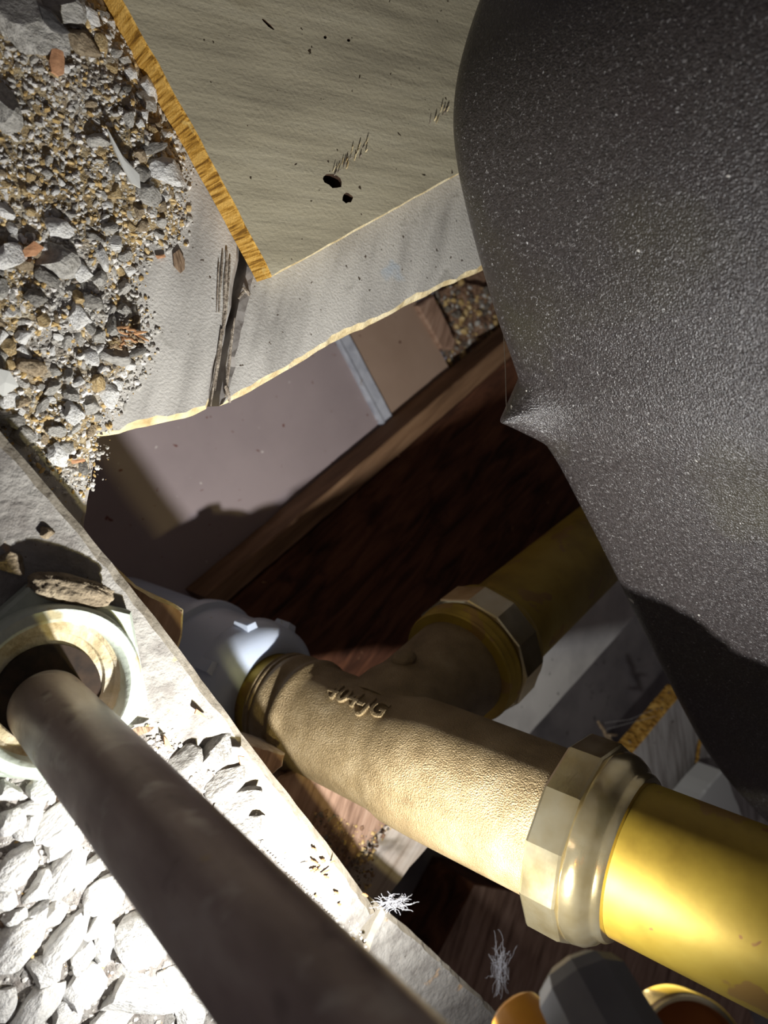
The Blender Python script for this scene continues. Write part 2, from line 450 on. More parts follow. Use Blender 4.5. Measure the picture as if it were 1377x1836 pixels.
def splinter(a, b, z0, z1, w, parent, seed, mat='splinter', name='splinter'):
    r = random.Random(seed)
    A, B = PZ(*a, z0), PZ(*b, z1)
    n = 7
    pts = [A.lerp(B, i / (n - 1)) + Vector((r.uniform(-1, 1), r.uniform(-1, 1), r.uniform(-1, 1))) * w * 0.3 for i in range(n)]
    rs = [w * (0.35 + 0.65 * math.sin(math.pi * (0.15 + 0.75 * i / (n - 1)))) * r.uniform(0.75, 1.2) for i in range(n)]
    return obj(name, tube(pts, rs, 6), mat, parent, smooth=True)
M['grey_splinter'] = mk('grey_splinter_wood', [(0.3, S(96, 84, 72)), (0.5, S(146, 134, 120)), (0.75, S(186, 176, 160))], 500, 5, (3, 1, 1), 0, 0.9, bump=(900, 5, 0.8, 0.0008), vary=0.2)
for k, (a, b, w) in enumerate([((400, 452), (392, 560), 0.0004), ((407, 448), (400, 600), 0.0006), ((413, 462), (408, 540), 0.0004), ((398, 590), (378, 728), 0.0005), ((393, 470), (388, 560), 0.0003), ((404, 560), (386, 700), 0.0004), ((410, 500), (402, 590), 0.0005),
                               ((421, 570), (404, 712), 0.0005), ((404, 690), (414, 722), 0.0007), ((436, 515), (448, 530), 0.0006), ((428, 535), (440, 518), 0.0005), ((416, 590), (406, 680), 0.0004)]):
    splinter(a, b, ZP + 0.0007, ZP + 0.0001, w, pl_left if k < 7 else pl_right, 40 + k, 'grey_splinter')
# ================================================================== THINGS : timber
# loose board with a sawn orange edge
ZB = -0.0095
bpts = poly_px([(100, -210), (215, -4), (310, 170), (400, 332), (487, 497), (560, 458), (690, 386), (824, 312), (1000, 214), (1250, 75), (1250, -210)], ZB)
def drill(geo_pts, zt, zb, holes, chamfer, seed):
    """slab with burrow holes cut through its top: built with bmesh boolean-free fill"""
    V, Fc, MI = prism(geo_pts, zt, zb, chamfer, 0.004, 0.00025, seed, 0.4, tess=False, side=lambda q: 1 if q.x < -0.3 else 3)
    n = len(Fc[0])
    bm = bmesh.new()
    outer = [bm.verts.new(V[i]) for i in range(n)]
    edges = [bm.edges.new((outer[i], outer[(i + 1) % n])) for i in range(n)]
    rings = []
    for h in holes:
        vs = [bm.verts.new(p) for p in h]
        edges += [bm.edges.new((vs[i], vs[(i + 1) % len(vs)])) for i in range(len(vs))]
        rings.append(vs)
    bmesh.ops.triangle_fill(bm, use_beauty=True, edges=edges, normal=(0, 0, 1))
    bm.verts.ensure_lookup_table(); bm.verts.index_update()
    V2 = [v.co.copy() for v in bm.verts]
    F2 = [tuple(v.index for v in f.verts) for f in bm.faces]
    MI2 = [0] * len(F2)
    idx = [[v.index for v in r] for r in rings]
    bm.free()
    for r in idx:
        m = len(r)
        c = sum((V2[i] for i in r), Vector()) / m
        b0 = len(V2)
        for i in r:
            V2.append(c + (V2[i] - c) * 0.75 + Vector((0, 0, -0.005)))
        for i in range(m):
            j = (i + 1) % m
            F2.append((r[i], r[j], b0 + j, b0 + i)); MI2.append(2)
        F2.append(tuple(b0 + i for i in range(m))); MI2.append(2)
    side = (V, Fc[1:], MI[1:])
    return join((V2, F2, MI2), side)
def hole_px(cx, cy, a, b, ang, z, seed):
    r = random.Random(seed)
    out = []
    for k in range(14):
        t = 2 * math.pi * k / 14
        x, y = a * math.cos(t) * r.uniform(0.85, 1.12), b * math.sin(t) * r.uniform(0.8, 1.15)
        out.append(PZ(cx + x * math.cos(ang) - y * math.sin(ang), cy + x * math.sin(ang) + y * math.cos(ang), z))
    return out
holes = [hole_px(597, 324, 19, 12, 0.4, ZB, 1), hole_px(623, 355, 9, 10, 0.9, ZB, 2), hole_px(481, 44, 15, 2.6, 0.75, ZB, 3), hole_px(583, 67, 3, 3, 0, ZB, 4), hole_px(625, 72, 3, 3, 0, ZB, 5)]
lb = drill(bpts, ZB, ZP + 0.0003, holes, 0.0006, 21)
lboard = tag(obj('loose_board', lb, ['board', 'board_edge', 'hole', 'fresh_edge']), 'dusty olive-grey wooden board with an orange sawn edge lying on the planks', 'board')

rr = random.Random(5)
for k in range(26):                                        # torn fibres lifted off the board face
    u, v = (598 + 62 * (k / 18), 312 - 52 * (k / 18)) if k < 18 else (775 + 4 * (k - 18), 218 - 3 * (k - 18))
    u, v = u + rr.uniform(-6, 6), v + rr.uniform(-7, 7)
    splinter((u, v), (u + rr.uniform(3, 7), v - rr.uniform(5, 14)), ZB + 0.0001, ZB + rr.uniform(0.0004, 0.0012), rr.uniform(0.00015, 0.0003), lboard, 500 + k, 'fresh_edge' if k % 3 else 'grey_splinter', 'torn_fibre')
# sole plate, two lengths meeting at a jagged joint
plate_pts = poly_px([(-300, 420), (0, 768), (100, 885), (205, 1010), (330, 1170), (440, 1320), (560, 1475), (640, 1580), (682, 1640), (655, 1668), (640, 1700), (500, 2100), (200, 2500), (-500, 2500), (-700, 1000)], 0)
sole = tag(obj('sole_plate', prism(plate_pts, 0, -0.036, 0.0028, 0.004, 0.00025, 31, 0.25), ['plate', 'plate_edge']), 'whitish wooden sole plate under the leaning pipe and its nut', 'timber')
plate2 = poly_px([(690, 1630), (760, 1690), (840, 1765), (915, 1838), (1020, 1950), (900, 2400), (520, 2110), (655, 1705), (668, 1672)], -0.002)
tag(obj('sole_plate', prism(plate2, -0.002, -0.036, 0.0018, 0.0025, 0.0005, 33, 0.4), ['plate', 'plate_edge']), 'short pale length of timber butting the jagged end of the sole plate', 'timber')

# brown board lying on the ceiling boards, with a lath along its edge
ZD = -0.176
def slab(name, pts, zt, th, mats, label, cat='plank', chamfer=0.001, jit=0.0003, seed=1, step=0.006, parent=None):
    o = obj(name, prism(poly_px(pts, zt), zt, zt - th, chamfer, step, jit, seed), mats, parent)
    if parent is None:
        tag(o, label, cat)
    return o
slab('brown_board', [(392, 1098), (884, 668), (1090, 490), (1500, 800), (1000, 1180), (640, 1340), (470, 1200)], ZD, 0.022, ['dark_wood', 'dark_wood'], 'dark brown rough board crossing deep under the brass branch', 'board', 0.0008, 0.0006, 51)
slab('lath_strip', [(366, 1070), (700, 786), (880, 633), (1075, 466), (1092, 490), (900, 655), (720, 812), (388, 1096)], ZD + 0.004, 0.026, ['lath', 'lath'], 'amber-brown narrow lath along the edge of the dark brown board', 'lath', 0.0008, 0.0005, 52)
slab('timber_block', [(935, 1333), (1138, 1106), (1250, 985), (1130, 965), (870, 1215), (815, 1300)], -0.150, 0.024, ['grey_panel', 'shaded_grey'], 'pale grey flat-topped block below the brass branch tube', 'block', 0.0006, 0.0001, 53)
# weathered planks past the large nut
ZE = -0.09
e1 = slab('weathered_plank', [(1075, 1418), (1140, 1340), (1226, 1236), (1330, 1230), (1262, 1290), (1250, 1340), (1240, 1410), (1232, 1470), (1170, 1520)], ZE, 0.014, ['grey_wood', 'end_grain'], 'weathered grey plank with a frayed orange end beside the large nut', 'plank', 0.0012, 0.0006, 54, 0.0025)
e2 = slab('weathered_plank', [(1268, 1290), (1340, 1230), (1480, 1380), (1440, 1540), (1236, 1480), (1245, 1410), (1255, 1340)], ZE - 0.0005, 0.014, ['grey_wood', 'end_grain'], 'grey plank past a dark crack, running under the tub', 'plank', 0.0010, 0.0004, 55, 0.004)
rr = random.Random(77)
for k in range(46):                                        # frayed end fibres
    t = rr.random()
    u, v = 1088 + (1220 - 1088) * t + rr.uniform(-3, 3), 1404 + (1243 - 1404) * t
    z0 = ZE - 0.001 - rr.uniform(0, 0.013)
    base = PZ(1088 + (1222 - 1088) * t, 1402 + (1241 - 1402) * t, ZE - 0.001)
    base.z = z0
    n = (PZ(1100, 1300, z0) - PZ(1150, 1330, z0)).normalized()
    L = rr.uniform(0.0012, 0.0050)
    tip = base + n * L + Vector((rr.uniform(-1, 1), rr.uniform(-1, 1), rr.uniform(-0.3, 1))) * L * 0.6
    obj('fibre', tube([base - n * 0.001, base.lerp(tip, 0.5) + Vector((0, 0, L * 0.15)), tip], [0.0006, 0.0007, 0.0003], 5), 'end_grain' if k % 3 else 'splinter', e1)
for (a, b, z0, z1, w) in [((1100, 1338), (1072, 1294), ZE - 0.004, ZE + 0.004, 0.0014), ((1098, 1335), (1076, 1342), ZE - 0.004, ZE + 0.002, 0.0012), ((1085, 1318), (1106, 1318), ZE, ZE, 0.0012)]:
    splinter(a, b, z0, z1, w, e1, 90 + a[0], 'splinter', 'fibre')
slab('white_offcut', [(1250, 1436), (1275, 1405), (1296, 1382), (1306, 1392), (1320, 1430), (1345, 1492), (1300, 1500), (1252, 1462)], -0.065, 0.02, ['shard', 'shard'], 'smooth white plastic offcut wedged against the lower tub corner', 'offcut', 0.0015, 0.0001, 56, 0.003)
# planks below the tee
f1 = slab('old_plank', [(640, 1544), (676, 1504), (722, 1456), (800, 1480), (785, 1502), (735, 1558), (690, 1618), (650, 1680), (590, 1640)], -0.055, 0.016, ['beige_wood', 'beige_wood'], 'beige old plank with a sawn end under the brass tee body', 'plank', 0.001, 0.0005, 57)
f2 = slab('old_plank', [(470, 1420), (505, 1392), (560, 1372), (640, 1405), (728, 1445), (668, 1506), (630, 1546), (580, 1600), (500, 1500)], -0.051, 0.016, ['red_wood', 'red_wood'], 'purplish-brown old plank with a nail hole below the tee', 'plank', 0.001, 0.0006, 58)
tag(obj('bent_nail', tube([PZ(632, 1436, -0.0512), PZ(630, 1428, -0.049), PZ(634, 1422, -0.0475), PZ(642, 1424, -0.048)], 0.0006, 6), 'splinter', None, True), 'small bent tan splinter sticking up from the purplish-brown plank', 'splinter')
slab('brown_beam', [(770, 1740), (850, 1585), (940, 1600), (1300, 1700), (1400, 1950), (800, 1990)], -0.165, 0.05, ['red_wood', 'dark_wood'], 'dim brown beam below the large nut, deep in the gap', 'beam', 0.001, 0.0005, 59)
slab('wood_offcut', [(190, 1000), (245, 1050), (280, 1070), (312, 1082), (331, 1094), (330, 1130), (322, 1168), (330, 1200), (300, 1230), (120, 1100)], -0.040, 0.03, ['red_wood', 'fresh_edge'], 'reddish-brown wood offcut between the sole plate and white fitting', 'offcut', 0.0012, 0.0005, 60, 0.002)
slab('wood_offcut', [(440, 1330), (490, 1345), (513, 1352), (508, 1375), (490, 1390), (450, 1390)], -0.040, 0.02, ['red_wood', 'beige_wood'], 'small wood block end just under the white slip nut', 'offcut', 0.0008, 0.0004, 61, 0.002)
slab('wood_lath', [(748, 548), (778, 530), (790, 550), (818, 612), (812, 628), (792, 625)], ZC + 0.004, 0.012, ['red_wood', 'red_wood'], 'short pinkish-brown lath beside the crumbling plaster', 'lath', 0.0012, 0.0005, 62, 0.003)

# ================================================================== bathtub
ZT = 0.03
sil = [(1500, -560), (1180, -430), (985, -240), (900, -90), (862, 0), (834, 80), (817, 150), (811, 220), (818, 295), (836, 380), (860, 470), (890, 570), (915, 640), (938, 708), (965, 775), (1000, 832), (1040, 908), (1080, 985), (1118, 1062), (1150, 1128), (1182, 1190), (1220, 1265), (1262, 1340), (1312, 1405), (1377, 1468), (1480, 1535), (1640, 1600), (1900, 1640)]
cp = [PZ(u, v, ZT) for u, v in sil]
def catmull(pts, k):
    out = []
    n = len(pts)
    for i in range(n - 1):
        p0, p1, p2, p3 = pts[max(0, i - 1)], pts[i], pts[i + 1], pts[min(n - 1, i + 2)]
        for j in range(k):
            t = j / k
            out.append(0.5 * ((2 * p1) + (p2 - p0) * t + (2 * p0 - 5 * p1 + 4 * p2 - p3) * t * t + (3 * p1 - p0 - 3 * p2 + p3) * t ** 3))
    out.append(pts[-1])
    return out
cc = catmull(cp, 12)
for _ in range(3):
    cc = [cc[0]] + [(cc[i - 1] + cc[i] * 2 + cc[i + 1]) / 4 for i in range(1, len(cc) - 1)] + [cc[-1]]
RF = 0.016
prof = [(-0.14, 0.0), (-0.05, 0.0)]
for k in range(13):
    t = math.pi / 2 * k / 12
    prof.append((-RF + RF * math.sin(t), RF - RF * math.cos(t)))
for h in (0.03, 0.05, 0.08, 0.12, 0.16, 0.20, 0.26, 0.34, 0.40):
    prof.append(((h - RF) * 0.06, h))
prof += [(0.026, 0.405), (0.05, 0.41), (0.05, 0.416), (-0.02, 0.416)]
sh = 0.28 * RF
V, Fc = [], []
n = len(cc)
mid = n // 2
tip = PZ(905, 748, ZT)
it = min(range(n), key=lambda i: (cc[i] - PZ(936, 728, ZT)).length)
arc = [0.0]
for i in range(1, n):
    arc.append(arc[-1] + (cc[i] - cc[i - 1]).length)
def lug(i):
    d_ = arc[i] - arc[it]
    wdt = 0.0085 if d_ < 0 else 0.018
    q = abs(d_) / wdt
    return max(0.0, 1 - q) ** (1.1 if d_ < 0 else 1.25)
for i, p in enumerate(cc):
    d = (cc[min(n - 1, i + 1)] - cc[max(0, i - 1)]); d.z = 0; d.normalize()
    nrm = Vector((d.y, -d.x, 0))
    lg = lug(i)
    for (o, h) in prof:
        g = lg * 0.0150 * max(0.0, 1 - max(0, h - 0.006) / 0.014) ** 1.5 if o > -0.03 else 0
        V.append(p + nrm * (o + sh + g) + Vector((0, 0, h - sh)))
m = len(prof)
for i in range(n - 1):
    for k in range(m - 1):
        Fc.append((i * m + k, (i + 1) * m + k, (i + 1) * m + k + 1, i * m + k + 1))
tub = tag(obj('bathtub', (V, Fc), 'tub', None, smooth='all'), 'dark speckled grey underside of the bathtub with a small cast lug on its edge', 'bathtub')
# ================================================================== brass waste fitting
K = 1.33
A1, A2 = P(505, 1262, 0.262 * K), P(1250, 1590, 0.178 * K)
AX = (A2 - A1).normalized()
def lathe_k(prof, origin, axis, seg=48, closed=False):
    return lathe([(q * K, r * K) for q, r in prof], origin, axis, seg, closed)
def s_at(u, v):                                  # station along the barrel whose projection is nearest the pixel
    best = (1e9, 0)
    for i in range(-600, 3000):
        s = i * 0.0001
        x, y = to_px(A1 + AX * s)
        dd = (x - u) ** 2 + (y - v) ** 2
        best = min(best, (dd, s))
    return best[1] / K
sN0 = s_at(1010, 1492); sN1 = s_at(1085, 1520); sT = s_at(1130, 1540); sM = s_at(722, 1358)
root = tag(empty('waste_fitting', A1), 'brass bath waste tee with branch and overflow tubes, cast lettering on its body', 'pipe fitting')
RB = 0.0190
prof = [(-0.0005, 0.0150), (0.0, 0.0176), (0.0006, 0.0180), (0.0011, 0.0176), (0.0016, 0.0176), (0.0020, 0.0181), (0.0026, 0.0181), (0.0030, 0.0176), (0.0036, 0.0178),
        (0.0042, 0.0182), (0.006, 0.0183), (0.0078, 0.0176), (0.0095, 0.0174), (0.0110, 0.0177), (0.0122, 0.0187), (0.0135, 0.0190), (0.0148, 0.0187), (0.0162, 0.0177),
        (0.019, 0.0175), (sM - 0.004, 0.0177), (sM - 0.001, 0.0182), (sM + 0.002, RB), (sM + 0.012, RB + 0.0003), (sN0 - 0.004, RB + 0.0003), (sN0 + 0.002, RB)]
body = obj('tee_body', lathe_k(prof, A1, AX, 72), 'cast_brass', root, smooth=True)
obj('tail_tube', lathe_k([(-0.045, 0.0158), (0.001, 0.0158)], A1, AX, 64), 'brass', root, smooth=True)

def nut_geo(origin, axis, s0, s1, R, sides, Rin, phase=0.0):
    x, y, a = frame(axis)
    o = Vector(origin)
    V, Fc = [], []
    seg = sides * 6
    def rf(t, full):
        w = 2 * math.pi / sides
        q = ((t) % w) - w / 2
        rp = R * math.cos(w / 2) / math.cos(q)
        return rp
    rows = [(s0, 0.90), (s0 + 0.0008, 0.985), (s0 + 0.0016, 1.0), (s1 - 0.0014, 1.0), (s1 - 0.0006, 0.985), (s1, 0.93)]
    for (s, f) in rows:
        for k in range(seg):
            t = 2 * math.pi * k / seg
            r = rf(t, True) * f
            V.append(o + a * s + (x * math.cos(t + phase) + y * math.sin(t + phase)) * r)
    for k in range(seg):
        t = 2 * math.pi * k / seg
        V.append(o + a * s1 + (x * math.cos(t + phase) + y * math.sin(t + phase)) * Rin)
    for k in range(seg):
        t = 2 * math.pi * k / seg
        V.append(o + a * s0 + (x * math.cos(t + phase) + y * math.sin(t + phase)) * Rin)
    nr = len(rows) + 2
    for i in range(nr):
        j = (i + 1) % nr
        for k in range(seg):
            l = (k + 1) % seg
            Fc.append((i * seg + k, i * seg + l, j * seg + l, j * seg + k))
    return V, Fc
nut = obj('slip_nut', nut_geo(A1, AX, sN0 * K, (sN1 - 0.001) * K, 0.0252 * K, 12, 0.0186 * K, 0.25), 'brass_nut', root, smooth=20)
c0 = sN1 - 0.001
obj('nut_collar', lathe_k([(c0 - 0.0005, 0.0187), (c0 - 0.0005, 0.0236), (c0 + 0.001, 0.0238), (c0 + 0.003, 0.0234), (c0 + 0.0048, 0.0222), (c0 + 0.0058, 0.0208), (c0 + 0.0064, 0.0205), (c0 + 0.0074, 0.0205), (c0 + 0.0082, 0.0199), (c0 + 0.0084, 0.0187)], A1, AX, 72, closed=True), 'brass_nut', nut, smooth=True)
obj('overflow_tube', lathe_k([(sN0, 0.0186), (sT, 0.0186), (0.19, 0.0186), (0.27, 0.0186)], A1, AX, 72), 'brass', root, smooth=True)
# branch
B1, B2 = P(667, 1333, 0.2385 * K), P(1070, 975, 0.36 * K)
BX = (B2 - B1).normalized()
def t_at(u, v):
    best = (1e9, 0)
    for i in range(0, 3000):
        s = i * 0.0001
        x, y = to_px(B1 + BX * s)
        best = min(best, ((x - u) ** 2 + (y - v) ** 2, s))
    return best[1] / K
tR = t_at(822, 1194); tN = t_at(842, 1176); tE = t_at(880, 1143)
obj('branch_neck', lathe_k([(0.002, 0.0186), (0.016, 0.0186), (0.022, 0.0176), (0.028, 0.0176), (tR - 0.006, 0.0182), (tR - 0.001, 0.0184)], B1, BX, 64), 'cast_brass', root, smooth=True)
obj('thread_ring', lathe_k([(tR - 0.002, 0.0178), (tR - 0.0016, 0.0214), (tR - 0.0008, 0.0219), (tR, 0.0214), (tR + 0.0006, 0.0209), (tR + 0.0012, 0.0214), (tR + 0.002, 0.0220), (tR + 0.0028, 0.0214), (tR + 0.0034, 0.0208), (tR + 0.004, 0.0213), (tR + 0.005, 0.0222), (tR + 0.0056, 0.0222), (tR + 0.006, 0.018)], B1, BX, 64), 'brass', root, smooth=True)
bn = obj('slip_nut', nut_geo(B1, BX, (tR + 0.0058) * K, (tE - 0.003) * K, 0.0236 * K, 12, 0.0184 * K, 0.2), 'brass_nut', root, smooth=20)
obj('nut_collar', lathe_k([(tE - 0.0034, 0.0187), (tE - 0.0034, 0.0222), (tE - 0.001, 0.0222), (tE + 0.001, 0.0208), (tE + 0.0018, 0.0187)], B1, BX, 64, closed=True), 'brass', bn, smooth=True)
obj('branch_tube', lathe_k([(tR, 0.0184), (tE, 0.0184), (0.24, 0.0184), (0.30, 0.0184)], B1, BX, 64), 'brass', root, smooth=True)
# casting lug on the neck and web between the arms
def ray_cyl(u, v, o, a, R):
    c = Vector((0, 0, H)); r = ray(u, v)
    dc = c - Vector(o)
    rp, cpv = r - a * r.dot(a), dc - a * dc.dot(a)
    qa, qb, qc = rp.dot(rp), 2 * rp.dot(cpv), cpv.dot(cpv) - R * R
    D = max(0.0, qb * qb - 4 * qa * qc)
    t = (-qb - math.sqrt(D)) / (2 * qa)
    p = c + r * t
    nrm = (p - Vector(o)); nrm -= a * nrm.dot(a)
    return p, nrm.normalized()
pl, nl = ray_cyl(735, 1172, B1, BX, 0.0182 * K)
side = BX.cross(nl).normalized()
def blob(c, ax, ay, az, seed=0, sub=3):
    bm = bmesh.new()
    bmesh.ops.create_icosphere(bm, subdivisions=sub, radius=1)
    V = [Vector(c) + ax * v.co.x + ay * v.co.y + az * v.co.z for v in bm.verts]
    Fc = [tuple(v.index for v in f.verts) for f in bm.faces]
    bm.free()
    return V, Fc
obj('cast_lug', blob(B1 + BX * t_at(735, 1262) * K + (pl - B1 - BX * (pl - B1).dot(BX)).normalized() * 0.0182 * K, BX * 0.0042 * K, side * 0.0042 * K, nl * 0.0026 * K), 'cast_brass', root, smooth='all')
# raised lettering
def text_geo(body_, size, extrude):
    cu = bpy.data.curves.new('lettering', 'FONT')
    cu.body = body_
    cu.size = size
    cu.extrude = extrude
    cu.bevel_depth = size * 0.025
    cu.align_x = 'CENTER'; cu.align_y = 'CENTER'
    cu.resolution_u = 4
    to = bpy.data.objects.new('lettering', cu)
    COL.objects.link(to)
    dg = bpy.context.evaluated_depsgraph_get()
    me = bpy.data.meshes.new_from_object(to.evaluated_get(dg))
    V = [v.co.copy() for v in me.vertices]
    Fc = [tuple(p.vertices) for p in me.polygons]
    bpy.data.objects.remove(to); bpy.data.curves.remove(cu); bpy.data.meshes.remove(me)
    return V, Fc
def wrap_text(body_, size, u, v, o, a, R, ext, flip=1, radial=0.0):
    p, nrm = ray_cyl(u, v, o, a, R)
    V, Fc = text_geo(body_, size, ext)
    xd = a * flip
    yd = nrm.cross(xd)
    s0 = (p - Vector(o)).dot(a)
    out = []
    for w in V:
        ang = w.y / R
        dirn = nrm * math.cos(ang) + yd * math.sin(ang)
        out.append(Vector(o) + a * (s0 + w.x * flip) + dirn * (R + w.z + radial))
    return out, Fc
lt = obj('lettering', wrap_text('404-JG', 0.0080 * K, 641, 1258, A1, AX, 0.0176 * K, 0.0007 * K), 'cast_brass', root)
lt['label'] = 'raised cast letters 404-JG'

# white plastic slip joint below the tee
w = tag(empty('plastic_coupling', A1 - AX * 0.05 * K), 'white plastic slip-joint coupling holding the lower end of the brass tee', 'coupling')
W0 = A1 - AX * 0.0055 * K
obj('slip_nut', lathe_k([(0.0, 0.0160), (0.0004, 0.0188), (-0.0008, 0.0222), (-0.0035, 0.0242), (-0.008, 0.0252), (-0.013, 0.0254), (-0.0145, 0.0246), (-0.0146, 0.0165)], W0, AX, 72, closed=True), 'plastic', w, smooth=True)
xw, yw, _ = frame(AX)
for k in range(8):
    t = 2 * math.pi * k / 8 + 0.22
    rd = xw * math.cos(t) + yw * math.sin(t)
    tg = AX.cross(rd)
    c = W0 - AX * 0.0095 * K + rd * 0.0252 * K
    bx = [c + (rd * a * 0.0020 + tg * b * 0.0024 + AX * cc_ * 0.0042) * K for a in (-1, 1) for b in (-1, 1) for cc_ in (-1, 1)]
    for q in (4, 5, 6, 7):
        bx[q] = bx[q] + (c - bx[q]) * 0.22
    obj('grip_lug', (bx, [(0, 1, 3, 2), (4, 6, 7, 5), (0, 4, 5, 1), (2, 3, 7, 6), (0, 2, 6, 4), (1, 5, 7, 3)]), 'plastic', w, smooth=False)
pb = obj('socket_body', lathe_k([(-0.0144, 0.0165), (-0.0144, 0.0240), (-0.034, 0.0240), (-0.0345, 0.0248), (-0.0350, 0.0262), (-0.0375, 0.0264), (-0.041, 0.0258), (-0.043, 0.0235), (-0.11, 0.0235), (-0.11, 0.0165)], W0, AX, 72, closed=True), 'plastic', w, smooth=True)
pt = wrap_text('IN U', 0.0052 * K, 385, 1178, W0, AX, 0.0240 * K, 0.00001, 1, 0.00008)
o_ = obj('printed_mark', pt, 'print', pb); o_['label'] = 'small black printed letters'

# ================================================================== leaning pipe and its nut
Q1, Q2 = P(77, 1258, 0.216), P(547, 1798, 0.108)
QX = (Q2 - Q1).normalized()
pr = 0.0106
pipe_prof = [(-0.03, pr), (0.0, pr), (0.05, pr), (0.10, pr), (0.16, pr), (0.24, pr)]
tag(obj('riser_pipe', lathe(pipe_prof, Q1, QX, 64), 'pipe', None, True, loc=Q1), 'dull brown-grey metal pipe rising out of the chalky nut at lower left', 'pipe')
ZN = 0.0095
nc = PZ(101, 1243, ZN); nc.z = 0
nroot = tag(empty('pipe_nut', nc), 'chalky green-grey hex nut with round rim around the pipe foot', 'nut')
Z = Vector((0, 0, 1))
obj('rim_ring', lathe([(0.0045, 0.0185), (0.0060, 0.0186), (ZN - 0.001, 0.0190), (ZN, 0.0200), (ZN, 0.0226), (ZN - 0.0008, 0.0233), (0.0048, 0.0238), (0.0045, 0.0225)], nc, Z, 72, closed=True), 'nut', nroot, smooth=True)
def hexring(R, Rin, z0, z1, ph):
    seg = 48
    V, Fc = [], []
    rows = [(z0, 'o', 1), (z1 - 0.001, 'o', 1), (z1, 'o', 0.965), (z1, 'i', 1), (z0, 'i', 1)]
    for z, kd, f in rows:
        for k in range(seg):
            t = 2 * math.pi * k / seg
            if kd == 'o':
                wd = math.pi / 3
                q = (t % wd) - wd / 2
                r = R * math.cos(wd / 2) / math.cos(q) * f
            else:
                r = Rin
            V.append(nc + Vector((math.cos(t + ph) * r, math.sin(t + ph) * r, z)))
    nr = len(rows)
    for i in range(nr):
        j = (i + 1) % nr
        for k in range(seg):
            l = (k + 1) % seg
            Fc.append((i * seg + k, i * seg + l, j * seg + l, j * seg + k))
    return V, Fc
obj('hex_body', hexring(0.0288, 0.0186, 0.0002, 0.0048, math.radians(42)), 'nut', nroot, smooth=True)
obj('inner_washer', lathe([(0.0050, 0.0186), (0.0042, 0.0178), (0.0034, 0.0174), (0.0030, 0.0160), (0.0026, 0.0150), (0.0014, 0.0146), (0.0008, 0.0130), (0.0004, 0.0112), (0.0002, 0.0112), (0.0002, 0.0186)], nc, Z, 64, closed=True), 'washer', nroot, smooth=True)

obj('bore_shade', lathe([(0.0006, 0.0050), (0.0013, 0.0050), (0.0017, 0.0142), (0.0006, 0.0142)], nc + Vector((Q1.x - nc.x, Q1.y - nc.y, 0)) * 0.45, Z, 48, closed=True), 'bore_shade', nroot, smooth=True)  # dark disc painting the shade at the pipe foot

# ================================================================== capped tool and brass cup at the lower right
KC = 0.90
tx = (P(1160, 1985, 0.150 * KC) - P(1032, 1748, 0.172 * KC)).normalized()
tb = P(1040, 1762, 0.174 * KC)
def lathe_c(prof, origin, axis, seg=48, closed=False, phase=0.0):
    return lathe([(q * KC, r * KC) for q, r in prof], origin, axis, seg, closed, phase)
t_root = tag(empty('valve_cap', tb), 'dark grey faceted plastic cap with an orange collar at the bottom edge', 'cap')
obj('cap_body', lathe_c([(-0.0030, 0.0), (-0.0030, 0.0072), (-0.001, 0.0098), (0.002, 0.0112), (0.03, 0.0116), (0.05, 0.0116)], tb, tx, 10, phase=0.2), 'grey_plastic', t_root)
ob = P(938, 1838, 0.182 * KC)
obj('collar', lathe_c([(-0.0045, 0.0), (-0.0045, 0.0050), (-0.0035, 0.0064), (0.0, 0.0074), (0.03, 0.0078), (0.032, 0.0076)], ob, (tx + 0.15 * R_).normalized(), 40), 'orange_plastic', t_root, smooth=True)
cb = P(1246, 1900, 0.168 * KC)
cx_ = (Vector((0, 0, H)) - cb).normalized()
cxa = (cx_ * 0.8 + Z * 0.35).normalized()
b_root = tag(empty('brass_cup', cb - cxa * 0.012 * KC), 'open brass ring with orange-brown inside at the bottom edge', 'ring')
obj('ring_wall', lathe_c([(-0.014, 0.0125), (-0.002, 0.0125), (-0.0006, 0.0122), (0.0, 0.0118), (-0.0004, 0.0110), (-0.003, 0.0104), (-0.012, 0.0100), (-0.014, 0.0100)], cb, cxa, 64, closed=True), 'brass_nut', b_root, smooth=True)
obj('seal', lathe_c([(-0.004, 0.0), (-0.0045, 0.0104), (-0.009, 0.0101), (-0.009, 0.0)], cb, cxa, 48), 'rubber', b_root, smooth=True)

# ================================================================== rubble
def rock_mesh(name, seed, cuts=9, sub=2, rough=0.10, flat=1.0):
    r = random.Random(seed)
    bm = bmesh.new()
    bmesh.ops.create_icosphere(bm, subdivisions=sub, radius=1.25)
    planes = []
    for _ in range(cuts):
        d = Vector((r.gauss(0, 1), r.gauss(0, 1), r.gauss(0, 1))).normalized()
        planes.append((d, r.uniform(0.62, 1.0)))
    for v in bm.verts:
        for d, k in planes:
            e = v.co.dot(d) - k
            if e > 0:
                v.co -= d * e
        nn_ = noise.noise(v.co * 2.3 + Vector((seed * 3.1, 0, 0)))
        v.co *= 1 + rough * nn_
        v.co.z *= flat
    me = bpy.data.meshes.new(name)
    bm.to_mesh(me); bm.free()
    me.polygons.foreach_set('use_smooth', [True] * len(me.polygons))
    me.set_sharp_from_angle(angle=math.radians(32))
    return me

MATS_R = ['rock_grey', 'rock_white_lit', 'rock_dark', 'rock_ochre', 'rock_brown']
MATS_ALL = MATS_R + ['rock_pale_dim']
ROCK = {}
for mname in MATS_ALL:
    ROCK[mname] = []
    for k in range(7):
        me = rock_mesh('mortar_fragment', MATS_ALL.index(mname) * 101 + k * 13, 11, 3)
        me.materials.append(M[mname])
        ROCK[mname].append(me)

